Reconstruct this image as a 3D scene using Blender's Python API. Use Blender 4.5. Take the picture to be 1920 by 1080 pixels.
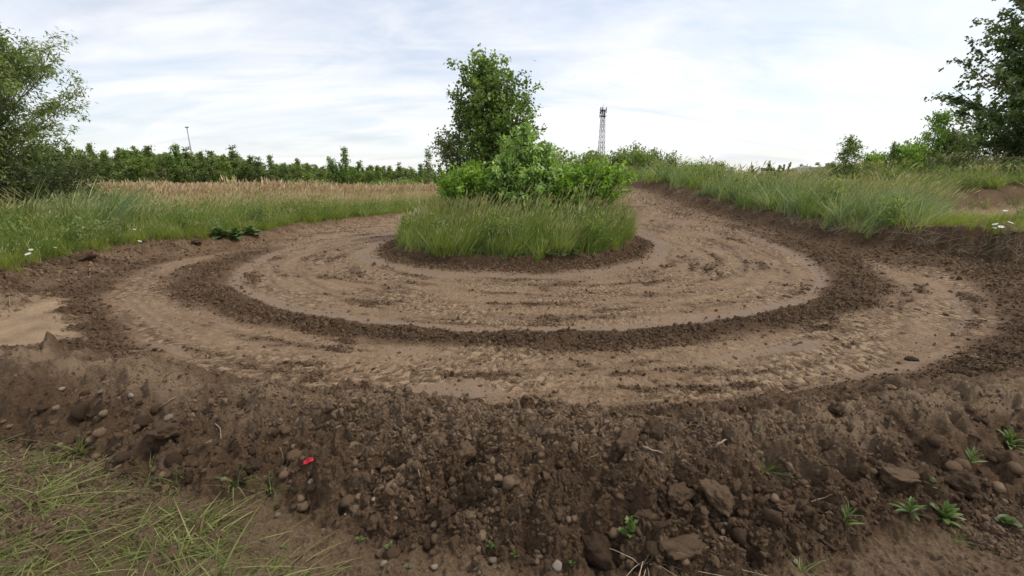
import bpy, math
import numpy as np
from mathutils import Vector, Matrix

for o in list(bpy.data.objects): bpy.data.objects.remove(o)
scene = bpy.context.scene
COL = scene.collection
R = math.radians

# ------------------------------------------------------------------ camera
W_PX, H_PX, F_PX = 1920, 1080, 827.0
CAM_H, PITCH = 1.8, R(13.6)
cam_d = bpy.data.cameras.new('camera'); cam = bpy.data.objects.new('camera', cam_d); COL.objects.link(cam)
cam_d.sensor_width = 36; cam_d.lens = F_PX / W_PX * 36; cam_d.clip_start = 0.05; cam_d.clip_end = 3000
cam.location = (0, 0, CAM_H); cam.rotation_euler = (R(90) - PITCH, 0, 0)
scene.camera = cam

# ------------------------------------------------------------------ world and sun
SUN_EL, SUN_AZ = R(58), R(80)            # azimuth clockwise from +Y (the view direction)
world = bpy.data.worlds.new('World'); scene.world = world; world.use_nodes = True
nt = world.node_tree; nt.nodes.clear()
def nn(t, typ, **kw):
    n = t.nodes.new(typ)
    for k, v in kw.items(): setattr(n, k, v)
    return n
def lk(t, a, b): t.links.new(a, b)
def setin(n, **kw):
    for k, v in kw.items(): n.inputs[k.replace('_', ' ')].default_value = v
wo = nn(nt, 'ShaderNodeOutputWorld')
sky = nn(nt, 'ShaderNodeTexSky', sky_type='NISHITA', sun_disc=False, sun_elevation=SUN_EL, sun_rotation=SUN_AZ)
sky.air_density = 1.0; sky.dust_density = 1.5; sky.ozone_density = 1.0
bg1 = nn(nt, 'ShaderNodeBackground'); bg1.inputs[1].default_value = 0.12
lk(nt, sky.outputs[0], bg1.inputs[0])
tc = nn(nt, 'ShaderNodeTexCoord')
sep = nn(nt, 'ShaderNodeSeparateXYZ'); lk(nt, tc.outputs['Generated'], sep.inputs[0])
def wmath(op, a, b=None, clamp=False):
    n = nn(nt, 'ShaderNodeMath', operation=op, use_clamp=clamp)
    for i, v in enumerate((a, b)):
        if v is None: continue
        if isinstance(v, (int, float)): n.inputs[i].default_value = v
        else: lk(nt, v, n.inputs[i])
    return n.outputs[0]
zz = wmath('ADD', wmath('MAXIMUM', sep.outputs[2], 0.0), 0.26)
cx = wmath('DIVIDE', sep.outputs[0], zz); cy = wmath('DIVIDE', sep.outputs[1], zz)
comb = nn(nt, 'ShaderNodeCombineXYZ'); lk(nt, cx, comb.inputs[0]); lk(nt, cy, comb.inputs[1])
def cloud(scale, stretch, rot, lo, hi, detail=7, rough=0.55, dist=0.6, off=(0, 0, 0)):
    m = nn(nt, 'ShaderNodeMapping'); lk(nt, comb.outputs[0], m.inputs[0])
    m.inputs['Rotation'].default_value = (0, 0, R(rot)); m.inputs['Scale'].default_value = stretch; m.inputs['Location'].default_value = off
    n = nn(nt, 'ShaderNodeTexNoise'); lk(nt, m.outputs[0], n.inputs['Vector'])
    setin(n, Scale=scale, Detail=detail, Roughness=rough, Distortion=dist)
    r = nn(nt, 'ShaderNodeMapRange', interpolation_type='SMOOTHSTEP'); lk(nt, n.outputs[0], r.inputs[0])
    r.inputs[1].default_value = lo; r.inputs[2].default_value = hi
    return r.outputs[0]
c1 = cloud(1.0, (0.75, 1.2, 1), -18, 0.30, 0.64, dist=1.0, off=(0.3, 0.1, 0))
c2 = cloud(3.0, (0.45, 1.2, 1), -38, 0.36, 0.72, dist=1.4, off=(4.1, 2.0, 0))
low = wmath('SUBTRACT', 1.0, wmath('MULTIPLY', sep.outputs[2], 1.9), clamp=True)     # thicker towards the horizon
cov = wmath('ADD', wmath('MULTIPLY', c1, 0.5), wmath('MULTIPLY', c2, 0.32))
cov = wmath('ADD', cov, wmath('MULTIPLY', low, 0.46), clamp=True)
cov = wmath('ADD', wmath('MULTIPLY', cov, 0.86), 0.10, clamp=True)
c3 = cloud(1.7, (0.5, 1.5, 1), -6, 0.50, 0.76, detail=7, dist=.8, off=(7.3, 5.5, 0))           # grey undersides
mixc = nn(nt, 'ShaderNodeMix', data_type='RGBA'); lk(nt, wmath('MULTIPLY', c3, 0.75), mixc.inputs[0])
mixc.inputs[6].default_value = (0.735, 0.735, 0.745, 1); mixc.inputs[7].default_value = (0.55, 0.56, 0.60, 1)
bg2 = nn(nt, 'ShaderNodeBackground'); lk(nt, mixc.outputs[2], bg2.inputs[0]); bg2.inputs[1].default_value = 1.0
ms = nn(nt, 'ShaderNodeMixShader'); lk(nt, cov, ms.inputs[0]); lk(nt, bg1.outputs[0], ms.inputs[1]); lk(nt, bg2.outputs[0], ms.inputs[2])
lk(nt, ms.outputs[0], wo.inputs[0])

sun_d = bpy.data.lights.new('sun', 'SUN'); sun = bpy.data.objects.new('sun', sun_d); COL.objects.link(sun)
sun_d.energy = 1.5; sun_d.angle = R(10); sun_d.color = (1.0, 0.955, 0.88)
sdir = Vector((math.sin(SUN_AZ) * math.cos(SUN_EL), math.cos(SUN_AZ) * math.cos(SUN_EL), math.sin(SUN_EL)))
sun.rotation_euler = sdir.to_track_quat('Z', 'Y').to_euler(); sun.location = (20, 20, 40)
vs = scene.view_settings
vs.view_transform = 'Standard'; vs.look = 'None'; vs.exposure = 0.55; vs.gamma = 1.0; vs.use_curve_mapping = False

# ------------------------------------------------------------------ noise toolkit (numpy)
def _hash(ix, iy, seed):
    h = ix.astype(np.int32).view(np.uint32) * np.uint32(374761393) + iy.astype(np.int32).view(np.uint32) * np.uint32(668265263) + np.uint32((seed * 2246822519) & 0xFFFFFFFF)
    h = (h ^ (h >> np.uint32(13))) * np.uint32(1274126177)
    h = (h ^ (h >> np.uint32(16))) * np.uint32(2654435761)
    return h ^ (h >> np.uint32(15))
def h01(ix, iy, seed): return _hash(ix, iy, seed).astype(np.float32) * np.float32(1 / 4294967295.0)
GA = np.linspace(0, 2 * np.pi, 256, endpoint=False); GCOS = np.cos(GA).astype(np.float32); GSIN = np.sin(GA).astype(np.float32)
def noise(x, y, seed=0):
    x0 = np.floor(x); y0 = np.floor(y); fx = x - x0; fy = y - y0
    ux = fx * fx * fx * (fx * (fx * 6 - 15) + 10); uy = fy * fy * fy * (fy * (fy * 6 - 15) + 10)
    def g(i, j):
        a = _hash(x0 + i, y0 + j, seed) & np.uint32(255)
        return GCOS[a] * (fx - i) + GSIN[a] * (fy - j)
    a = g(0, 0); b = g(1, 0); c = g(0, 1); d = g(1, 1)
    return 1.5 * ((a * (1 - ux) + b * ux) * (1 - uy) + (c * (1 - ux) + d * ux) * uy)
def fbm(x, y, octv=4, seed=0, gain=0.5):
    s = 0; a = 1.0
    for i in range(octv):
        s = s + a * noise(x, y, seed + i * 17); x = x * 2.03 + 3.1; y = y * 2.03 + 7.7; a *= gain
    return s
def ss(a, b, x):
    t = np.clip((x - a) / (b - a), 0, 1); return t * t * (3 - 2 * t)
def clods(x, y, cell, prob, seed, mask=None):
    """half-sunk crumbs: a height field of irregular domes, one per jittered cell"""
    if mask is not None:
        out = np.zeros(x.shape); out[mask] = clods(x[mask], y[mask], cell, prob, seed); return out
    u = x / cell; v = y / cell
    wx = 0.26 * noise(u * 2.6, v * 2.6, seed + 5); wy = 0.26 * noise(u * 2.6 + 9, v * 2.6, seed + 6)
    u = u + wx; v = v + wy
    iu = np.floor(u); iv = np.floor(v); out = np.zeros_like(u)
    for di in (-1, 0, 1):
        for dj in (-1, 0, 1):
            a = iu + di; b = iv + dj; h = _hash(a, b, seed); g = _hash(a, b, seed + 1); k = np.float32(1 / 255)
            B = lambda q, sh: ((q >> np.uint32(sh)) & np.uint32(255)).astype(np.float32) * k
            rr = 0.20 + 0.46 * B(h, 16) ** 2; ti = (B(g, 8) * 127).astype(np.int32)
            dx = u - a - 0.2 - 0.6 * B(h, 0); dy = v - b - 0.2 - 0.6 * B(h, 8); e = 0.6 + 0.4 * B(g, 16)
            c, sn = GCOS[ti], GSIN[ti]
            q = ((dx * c + dy * sn) ** 2 + ((-dx * sn + dy * c) / e) ** 2) / (rr * rr)
            out = np.maximum(out, np.where(B(h, 24) < prob, rr * np.clip(1 - q, 0, 1) ** 0.8, 0))
    return out * cell
def polyd(x, y, pts):
    """distance to a polyline, side (+ on the left of its direction) and nearest parameter 0..1"""
    best = np.full(x.shape, 1e9); side = np.zeros(x.shape); par = np.zeros(x.shape); n = len(pts) - 1
    for i in range(n):
        ax, ay = pts[i]; bx, by = pts[i + 1]; dx, dy = bx - ax, by - ay; L = dx * dx + dy * dy
        t = np.clip(((x - ax) * dx + (y - ay) * dy) / L, 0, 1)
        ex = x - ax - t * dx; ey = y - ay - t * dy; d = ex * ex + ey * ey
        m = d < best
        best = np.where(m, d, best); side = np.where(m, np.sign(dx * (y - ay) - dy * (x - ax)), side); par = np.where(m, (i + t) / n, par)
    return np.sqrt(best), side, par
def smooth_line(pts, n=4):
    P = [np.array(p, float) for p in pts]; P = [2 * P[0] - P[1]] + P + [2 * P[-1] - P[-2]]; out = []
    for i in range(1, len(P) - 2):
        for k in range(n):
            t = k / n
            out.append(0.5 * (2 * P[i] + (P[i + 1] - P[i - 1]) * t + (2 * P[i - 1] - 5 * P[i] + 4 * P[i + 1] - P[i + 2]) * t * t + (3 * P[i] - P[i - 1] - 3 * P[i + 1] + P[i + 2]) * t ** 3))
    out.append(P[-2]); return [tuple(p) for p in out]
SP, CP = math.sin(PITCH), math.cos(PITCH)
def ray(px, py):
    u = (px - 960) / F_PX; w = (540 - py) / F_PX
    return np.array((u, CP + w * SP, -SP + w * CP))
def at_z(px, py, z=0.0):
    d = ray(px, py); t = (z - CAM_H) / d[2]; return (d[0] * t, d[1] * t)
def at_y(px, py, Y):
    d = ray(px, py); t = Y / d[1]; return np.array((d[0] * t, Y, CAM_H + d[2] * t))
def to_px(x, y, z):
    dx, dy, dz = x, y, z - CAM_H
    f = dy * CP - dz * SP; up = dy * SP + dz * CP
    return 960 + F_PX * dx / f, 540 - F_PX * up / f

# ------------------------------------------------------------------ terrain: broad shape from control heights (thin plate spline)
CTRL = np.array([
 (-8, -3, 0), (0, -3, 0), (8, -3, .05), (-4, 1.5, 0), (0, 1.2, 0), (4, 1.5, .03),
 (0, 4, 0), (-3, 4.5, 0), (3, 4.5, 0), (0, 8, 0), (-5, 6.5, 0), (5.5, 6, 0), (-6, 10, 0), (6, 9, .03), (-5, 15, 0), (-6, 20, 0), (-5, 26, 0),
 (5.4, 12, .22), (5.6, 15, .58), (5.3, 18, 1.02), (5, 21, 1.42), (4.8, 24, 1.5), (3.2, 16, .5), (3.2, 20, 1.2),
 (0, 12, .08), (0, 15, .25), (0, 19, .4),
 (-9, 6, .12), (-10, 9, .15), (-10, 14, .1), (-9, 20, 0), (-12, 30, -.15), (-30, 35, -.2), (-20, 15, 0), (-15, 8, .12), (0, 32, .3), (0, 60, -.2), (-60, 60, -.2),
 (8.5, 9, .12), (9.5, 12, .4), (9.5, 15, .68), (9, 19, 1.12), (8, 23, 1.45), (12, 10, .15), (14, 14, .12), (12, 18, .6), (20, 20, -.05), (24, 20.5, -.05), (18, 15, -.08),
 (14, 25, .6), (26, 26, 1.25), (21, 25.5, 1.05), (20, 32, .95), (30, 30, 1.5), (10, 35, 1.35), (40, 40, 1.6), (60, 60, .8), (0, 100, 0), (100, 100, 0), (9, 5, .1), (14, 5, .2)], float)
def _tps(a, b):
    d2 = (a[:, None, 0] - b[None, :, 0]) ** 2 + (a[:, None, 1] - b[None, :, 1]) ** 2
    return 0.5 * d2 * np.log(d2 + 1e-9)
n_ = len(CTRL); K = np.zeros((n_ + 3, n_ + 3)); K[:n_, :n_] = _tps(CTRL, CTRL) + np.eye(n_) * 0.15
Pm = np.c_[np.ones(n_), CTRL[:, :2]]; K[:n_, n_:] = Pm; K[n_:, :n_] = Pm.T
TW = np.linalg.solve(K, np.r_[CTRL[:, 2], 0, 0, 0])
def macro(x, y):
    z = TW[n_] + TW[n_ + 1] * x + TW[n_ + 2] * y
    for i in range(n_):
        d2 = (x - CTRL[i, 0]) ** 2 + (y - CTRL[i, 1]) ** 2
        z = z + TW[i] * 0.5 * d2 * np.log(d2 + 1e-9)
    r = np.hypot(x, y); return z * (1 - ss(60, 95, r)) * ss(-8, -3, y)

RC = np.array((0.25, 11.2))            # centre of the hairpin's rings
IC = np.array((0.02, 12.4))            # centre of the planted island
BERM = smooth_line([at_z(-500, 648, .33), at_z(-200, 660, .33), at_z(0, 674, .34), at_z(200, 697, .35), at_z(400, 737, .37), at_z(620, 752, .38), at_z(850, 764, .39), at_z(1020, 782, .38),
                    at_z(1190, 800, .36), at_z(1350, 808, .32), at_z(1530, 796, .29), at_z(1700, 772, .28), at_z(1920, 740, .28), at_z(2300, 700, .28)])
LIPL = smooth_line([at_z(-500, 620, .35), at_z(-150, 555, .35), at_z(60, 497, .38), at_z(170, 473, .36), at_z(300, 457, .34), at_z(390, 447, .32), at_z(480, 438, .28), at_z(570, 420, .22), at_z(740, 399, .18), (-4.5, 30), (-1, 36)])
TOER = smooth_line([(4.0, 30), (5.6, 25), (6.2, 21.5), (6.6, 18), (7.1, 15.2), (7.6, 12.6), (8.2, 11), (8.75, 9.6), (9.6, 8.4), (10.6, 7.4), (12.5, 6.2), (17, 4.5)])
SAND2 = smooth_line([(19, 19.6), (22, 20.3), (26, 20.8), (32, 21), (40, 21)])

def terrain(x, y, detail=True):
    z = macro(x, y)
    r = np.hypot((x - RC[0]) / np.where(x > RC[0], 1.09, 1.07), y - RC[1]); th = np.arctan2(x - RC[0], -(y - RC[1]))      # th = 0 in front, + to the right
    s = th * 6.5
    ri = np.hypot(x - IC[0], (y - IC[1]) * np.where(y > IC[1], 0.62, 1.0)) + 0.16 * noise(x * .8, y * .8, 3)
    rw = r + 0.10 * noise(s * .7, r * 0 + .3, 11) + 0.04 * noise(s * 3.1, r * 0, 12)
    f = {}
    # ---- left bank
    dl, sl, pl = polyd(x, y, LIPL); dl = np.where(sl > 0, dl, -dl)                     # + on the grass side
    dln = dl + 0.16 * fbm(x * 1.3, y * 1.3, 3, 21)
    z = z + (0.30 * (1 - .55 * ss(.55, .95, pl))) * ss(-.75, 0.12, dln)
    # ---- right bank
    dr, sr, pr = polyd(x, y, TOER); dr = np.where(sr > 0, dr, -dr)
    drn = dr + 0.14 * fbm(x * 1.1, y * 1.1, 3, 22) + 0.05 * noise(x * 5, y * 5, 23)
    cut = ss(.52, .7, pr)
    hb = 0.33 + .27 * cut
    z = z + hb * (ss(0, 0.85, drn) * (1 - cut) + ss(.42, .62, drn) * cut) + 0.10 * cut * ss(-1.6, .4, dr)
    # ---- island mound and its collar
    isl = ss(3.45, 3.0, ri)
    z = z + 0.24 * isl + .12 * ss(3.0, 1.8, ri) + 0.05 * np.exp(-((ri - 3.55) / .16) ** 2)
    # ---- windrow between the two lanes
    thm = ss(1.75, 1.3, np.abs(th - .05))
    wr = np.exp(-((rw - 6.32) / .20) ** 2) * thm
    wr2 = np.exp(-((rw - 6.36 - .14 * ss(.5, 1.1, np.abs(th))) / (.225 + .25 * ss(.5, 1.1, np.abs(th)) + .09 * noise(s * .9, r * 0, 32))) ** 2) * ss(2.0, 1.4, np.abs(th))
    z = z + 0.085 * wr * (0.8 + .5 * noise(s * 1.5, r, 31))
    # ---- outer lip of the outer lane and rough verge
    verge = ss(7.9, 8.2, rw + .34 * ss(-.35, -.75, th)) * (y < 16)
    z = z + .05 * np.exp(-((rw - 8.2) / .25) ** 2) * (y < 12)
    # ---- near berm
    db, sb, pb = polyd(x, y, BERM); db = np.where(sb > 0, db, -db)                      # + behind the crest
    dbn = db + 0.07 * fbm(x * 1.6, y * 1.6, 3, 41)
    hgt = 0.355 - .06 * ss(.55, .8, pb) + .05 * noise(pb * 16, pb * 0, 42) + .035 * noise(pb * 40, pb * 0, 43)
    front = np.clip(1 + dbn / (0.52 + .26 * ss(.36, .47, pb) - .14 * ss(.6, .75, pb)), 0, 1); back = np.clip(1 - dbn / 0.85, 0, 1)
    prof = np.where(dbn < 0, front ** 0.95, 1 - ss(0, 1, 1 - back))
    prof = np.clip(prof, 0, 1)
    z = z + hgt * prof * ss(-9, -6, -np.abs(x))
    bm = ss(0.02, .25, prof)
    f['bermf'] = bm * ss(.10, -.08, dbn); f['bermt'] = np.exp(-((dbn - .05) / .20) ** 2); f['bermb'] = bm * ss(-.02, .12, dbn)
    # ---- second little track far on the right
    d2, s2, _ = polyd(x, y, SAND2); d2 = d2 + .2 * noise(x * 1.3, y * 1.3, 52); f['sand2'] = ss(1.15, .85, d2); f['bank2'] = ss(1.0, 1.2, d2) * ss(2.4, 2.0, d2) * (s2 > 0) * (x > 17)
    z = z - .08 * f['sand2'] + .55 * ss(.95, 1.9, d2) * (s2 > 0) * ss(17, 20, x) * ss(14, 8, d2)
    # ---- masks
    lane_in = ss(3.62, 3.75, ri) * ss(6.14, 6.02, rw)
    outside = np.maximum(ss(-.15, .1, dln), ss(.2, .6, drn))
    leg = np.where(y > 11, ss(3.62, 3.8, ri) * (1 - ss(-.55, -.25, dln)) * (1 - ss(-.45, -.15, drn)), 0)
    lane1 = np.maximum(lane_in * (y < 12.5), leg * np.where(y > 12, 1, 0) * 1.0)
    lane1 = np.maximum(lane1, lane_in * leg)
    lane2 = ss(6.46, 6.74, rw - .22 * ss(.5, 1.1, np.abs(th)) + .12 * fbm(s * 2.0, r * 2.0, 3, 33)) * ss(8.05, 7.80, rw + .34 * ss(-.35, -.75, th)) * ss(-.9, -1.2, dln) * ss(-.7, -1.1, drn) * (y < 12)
    f.update(ri=ri, rw=rw, th=th, s=s, dl=dln, dr=drn, cut=cut, isl=isl, wr=wr2, lane1=lane1, lane2=lane2, verge=verge, db=dbn, pb=pb, prof=prof, pl=pl, pr=pr)
    f['sandL'] = ss(.55, .25, np.hypot((x + 6.3) / 1.9, (y - 5.4) / 1.15) - .55 + .18 * noise(x * 1.5, y * 1.5, 51)) * (x < 0) * ss(7.95, 8.15, rw + .20 * fbm(x * 2.2, y * 2.2, 3, 53))
    lane = np.clip(lane1 + lane2, 0, 1)
    # smeared, smooth strips pressed by a blade
    sm1 = np.exp(-((rw - (5.93 + .05 * noise(s * .5, 0 * s, 61))) / .11) ** 2) * (.62 + .38 * ss(-.15, .25, noise(s * .45 + 2, 0 * s, 62))) * 1.15
    sm2 = np.exp(-((ri - 3.98) / .20) ** 2) * (.6 + .4 * ss(-.2, .3, noise(s * .6 + 5, 0 * s, 63))) * 1.1
    tyre = np.exp(-((rw - 7.62 - .1 * noise(s * .3, 0 * s, 64)) / .05) ** 2) * ss(.45, .75, np.abs(th)) + .8 * np.exp(-((rw - 7.36) / .035) ** 2) * ss(-.5, -.7, th) + .8 * np.exp(-((rw - 7.22) / .035) ** 2) * ss(-.5, -.7, th)
    r2 = np.hypot(x - .5, y - 11.6); r3 = np.hypot(x + .1, y - 11.0)
    ty2 = sum(np.exp(-((q + .08 * noise(s * .4, 0 * s, 66 + k)) / .04) ** 2) * ss(a, a + .2, k2 * th) * .8 for k, (q, a, k2) in enumerate(((r2 - 5.0, .3, 1), (r2 - 5.22, .3, 1), (r3 - 4.75, .2, -1), (r3 - 5.3, -.2, -1), (r2 - 5.85, -.3, 1))))
    f['tyre'] = tyre * lane2 + ty2 * lane1
    f['smear'] = np.clip((sm1 + sm2) * lane + f['tyre'] * .6 + .7 * lane2 * ss(.34, .55, noise(s * .9, r * 3.6, 65)) * ss(.9, .4, np.abs(th)), 0, 1)
    z = z - .02 * f['tyre'] - .012 * sm1 * lane
    if detail:
        rough = np.clip(f['bermf'] * 1.0 + f['bermb'] * .8 + wr2 * 1.0 + verge * .8 * (1 - f['sandL']) * (1 - ss(.1, .5, dln)), 0, 1)
        rough = np.maximum(rough, ss(-1.1, -.45, dln) * ss(.2, -.1, dln) * (.9 + .6 * noise(x * 1.3, y * 1.3, 84))); rough = np.maximum(rough, ss(-1.8, -.4, drn) * .8 * ss(1.3, .7, drn))
        rough = np.maximum(rough, np.exp(-((ri - 3.42) / .30) ** 2) * 1.3)
        streak = fbm(s * .45, r * 3.4, 5, 71, .6) + .5 * noise(x * .7, y * .7, 72)
        crumb = lane * ss(.15, .9, streak + .5 * noise(x * 5, y * 5, 73)) * (1 - f['smear'])
        f['crumb'] = crumb; f['streak'] = streak
        rough = np.maximum(rough, crumb * .55) * (1 - .7 * f['smear'] * lane)
        f['rough'] = rough
        near = ss(15, 7, np.hypot(x, y))
        mk = rough > .03; mn = mk & (near > .02)
        lump = 1 - np.abs(fbm(x * 3.0 + .3 * noise(x * 7, y * 7, 80), y * 3.0, 3, 81)) * 1.6
        bf = np.clip(f['bermf'] + f['bermb'] * .6 + .25, 0, 1); rough = rough * (1 + .7 * np.clip(wr2 + verge * 1.0, 0, 1))
        z = z + rough * (.050 * (lump - .6) * bf + .022 * fbm(x * 9, y * 9, 3, 82) + .008 * fbm(x * 40, y * 40, 2, 83) * near)
        cm = .45 + .9 * ss(-.2, .5, fbm(x * 1.7, y * 1.7, 2, 95))
        z = z + rough * cm * (.66 * clods(x, y, .19, .13, 91, mk) * bf + .60 * clods(x, y, .085, .20, 92, mk) + (.50 * clods(x, y, .040, .30, 93, mn) + .42 * clods(x, y, .019, .5, 94, mn)) * (1 - .75 * f['bermf']))
        # crescent ripples left by the blade and the wheels
        aa = 1 - rough
        u = s * np.cos(.35) + r * np.sin(.35); v = -s * np.sin(.35) + r * np.cos(.35)
        wv = u + .05 * fbm(x * 4, y * 4, 2, 101); vv = v + .05 * fbm(x * 4 + 5, y * 4, 2, 102)
        rp = 1 - np.abs(noise(wv / .075, vv / .14, 103)) * 1.25; rp2 = noise(wv / .055, vv / .09, 104)
        rmask = lane * (1 - f['smear']) * np.clip(1 - .9 * crumb, 0, 1) * (.35 + .65 * ss(-.3, .3, noise(s * .5, r * 1.1, 105)))
        rp = ss(.15, .95, rp); rip = rmask * (.019 * (rp - .6) + .008 * rp2)
        f['wv'] = wv; f['vv'] = vv; z = z + rip; f['rip'] = (rip - .001) / .0085; f['rmask'] = rmask
        z = z + .012 * fbm(x * 1.7, y * 1.7, 3, 111) * (1 - rough) + .006 * fbm(x * 14, y * 14, 2, 112) * (1 - lane) * near
    return z, f

# ------------------------------------------------------------------ the terrain grid, finer where the picture looks closest
def build_axes():
    az = list(np.radians(np.linspace(-58, 58, 1000)))
    az = list(np.radians(np.linspace(-125, -58.6, 60))) + az + list(np.radians(np.linspace(58.6, 125, 60)))
    rr = [.05, .3, .6, .9, 1.1]; py = 1230.0
    while True:
        d = ray(960, py)
        if d[2] > -0.0016: break
        t = -CAM_H / d[2]; r = d[1] * t
        if r > rr[-1]: rr.append(r)
        if r > 600: break
        py -= (0.75 if 1.6 < r < 3.1 else 1.35 if r < 16 else 1.1)
    rr += [1000, 1600, 2600]
    return np.array(az), np.array(rr)
AZ, RR = build_axes()
RG, AG = np.meshgrid(RR, AZ, indexing='ij')
GX = RG * np.sin(AG); GY = RG * np.cos(AG)
GZ, FLD = terrain(GX.ravel(), GY.ravel()); GZ = GZ.reshape(GX.shape)
def gz(x, y, fld=None):
    """height of the built terrain (bilinear lookup)"""
    x = np.asarray(x, float); y = np.asarray(y, float); r = np.hypot(x, y); a = np.arctan2(x, y)
    i = np.clip(np.searchsorted(RR, r) - 1, 0, len(RR) - 2); j = np.clip(np.searchsorted(AZ, a) - 1, 0, len(AZ) - 2)
    fr = np.clip((r - RR[i]) / (RR[i + 1] - RR[i]), 0, 1); fa = np.clip((a - AZ[j]) / (AZ[j + 1] - AZ[j]), 0, 1)
    A = GZ if fld is None else FLD[fld].reshape(GX.shape)
    return (A[i, j] * (1 - fr) + A[i + 1, j] * fr) * (1 - fa) + (A[i, j + 1] * (1 - fr) + A[i + 1, j + 1] * fr) * fa
def hit(px, py, tmax=80):
    d = ray(px, py); t = np.r_[np.linspace(1.2, 6, 3000), np.linspace(6.01, tmax, 4000)]
    z = CAM_H + d[2] * t - gz(d[0] * t, d[1] * t); k = np.argmax(z < 0)
    if z[k] >= 0: k = len(t) - 1
    x, y = d[0] * t[k], d[1] * t[k]; return Vector((x, y, float(gz(x, y))))

# ------------------------------------------------------------------ materials
MATS = {}
def new_mat(name):
    m = bpy.data.materials.new(name); m.use_nodes = True; t = m.node_tree; t.nodes.clear()
    out = nn(t, 'ShaderNodeOutputMaterial'); MATS[name] = m; return m, t, out
def mixrgb(t, fac, a, b, blend='MIX'):
    n = nn(t, 'ShaderNodeMix', data_type='RGBA', blend_type=blend)
    for i, v in ((0, fac), (6, a), (7, b)):
        if isinstance(v, (int, float)): n.inputs[i].default_value = v
        elif isinstance(v, tuple): n.inputs[i].default_value = (*v, 1) if len(v) == 3 else v
        else: lk(t, v, n.inputs[i])
    return n.outputs[2]
def tmath(t, op, a, b=0.0, clamp=False):
    n = nn(t, 'ShaderNodeMath', operation=op, use_clamp=clamp)
    for i, v in enumerate((a, b)):
        if isinstance(v, (int, float)): n.inputs[i].default_value = v
        else: lk(t, v, n.inputs[i])
    return n.outputs[0]
def tnoise(t, scale, detail=4, rough=.6, coord='Object', dist=0.0):
    c = nn(t, 'ShaderNodeTexCoord'); n = nn(t, 'ShaderNodeTexNoise'); lk(t, c.outputs[coord], n.inputs['Vector'])
    setin(n, Scale=scale, Detail=detail, Roughness=rough, Distortion=dist); return n.outputs[0]
def attr(t, name, typ='GEOMETRY'):
    n = nn(t, 'ShaderNodeAttribute', attribute_type=typ, attribute_name=name); return n

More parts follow.
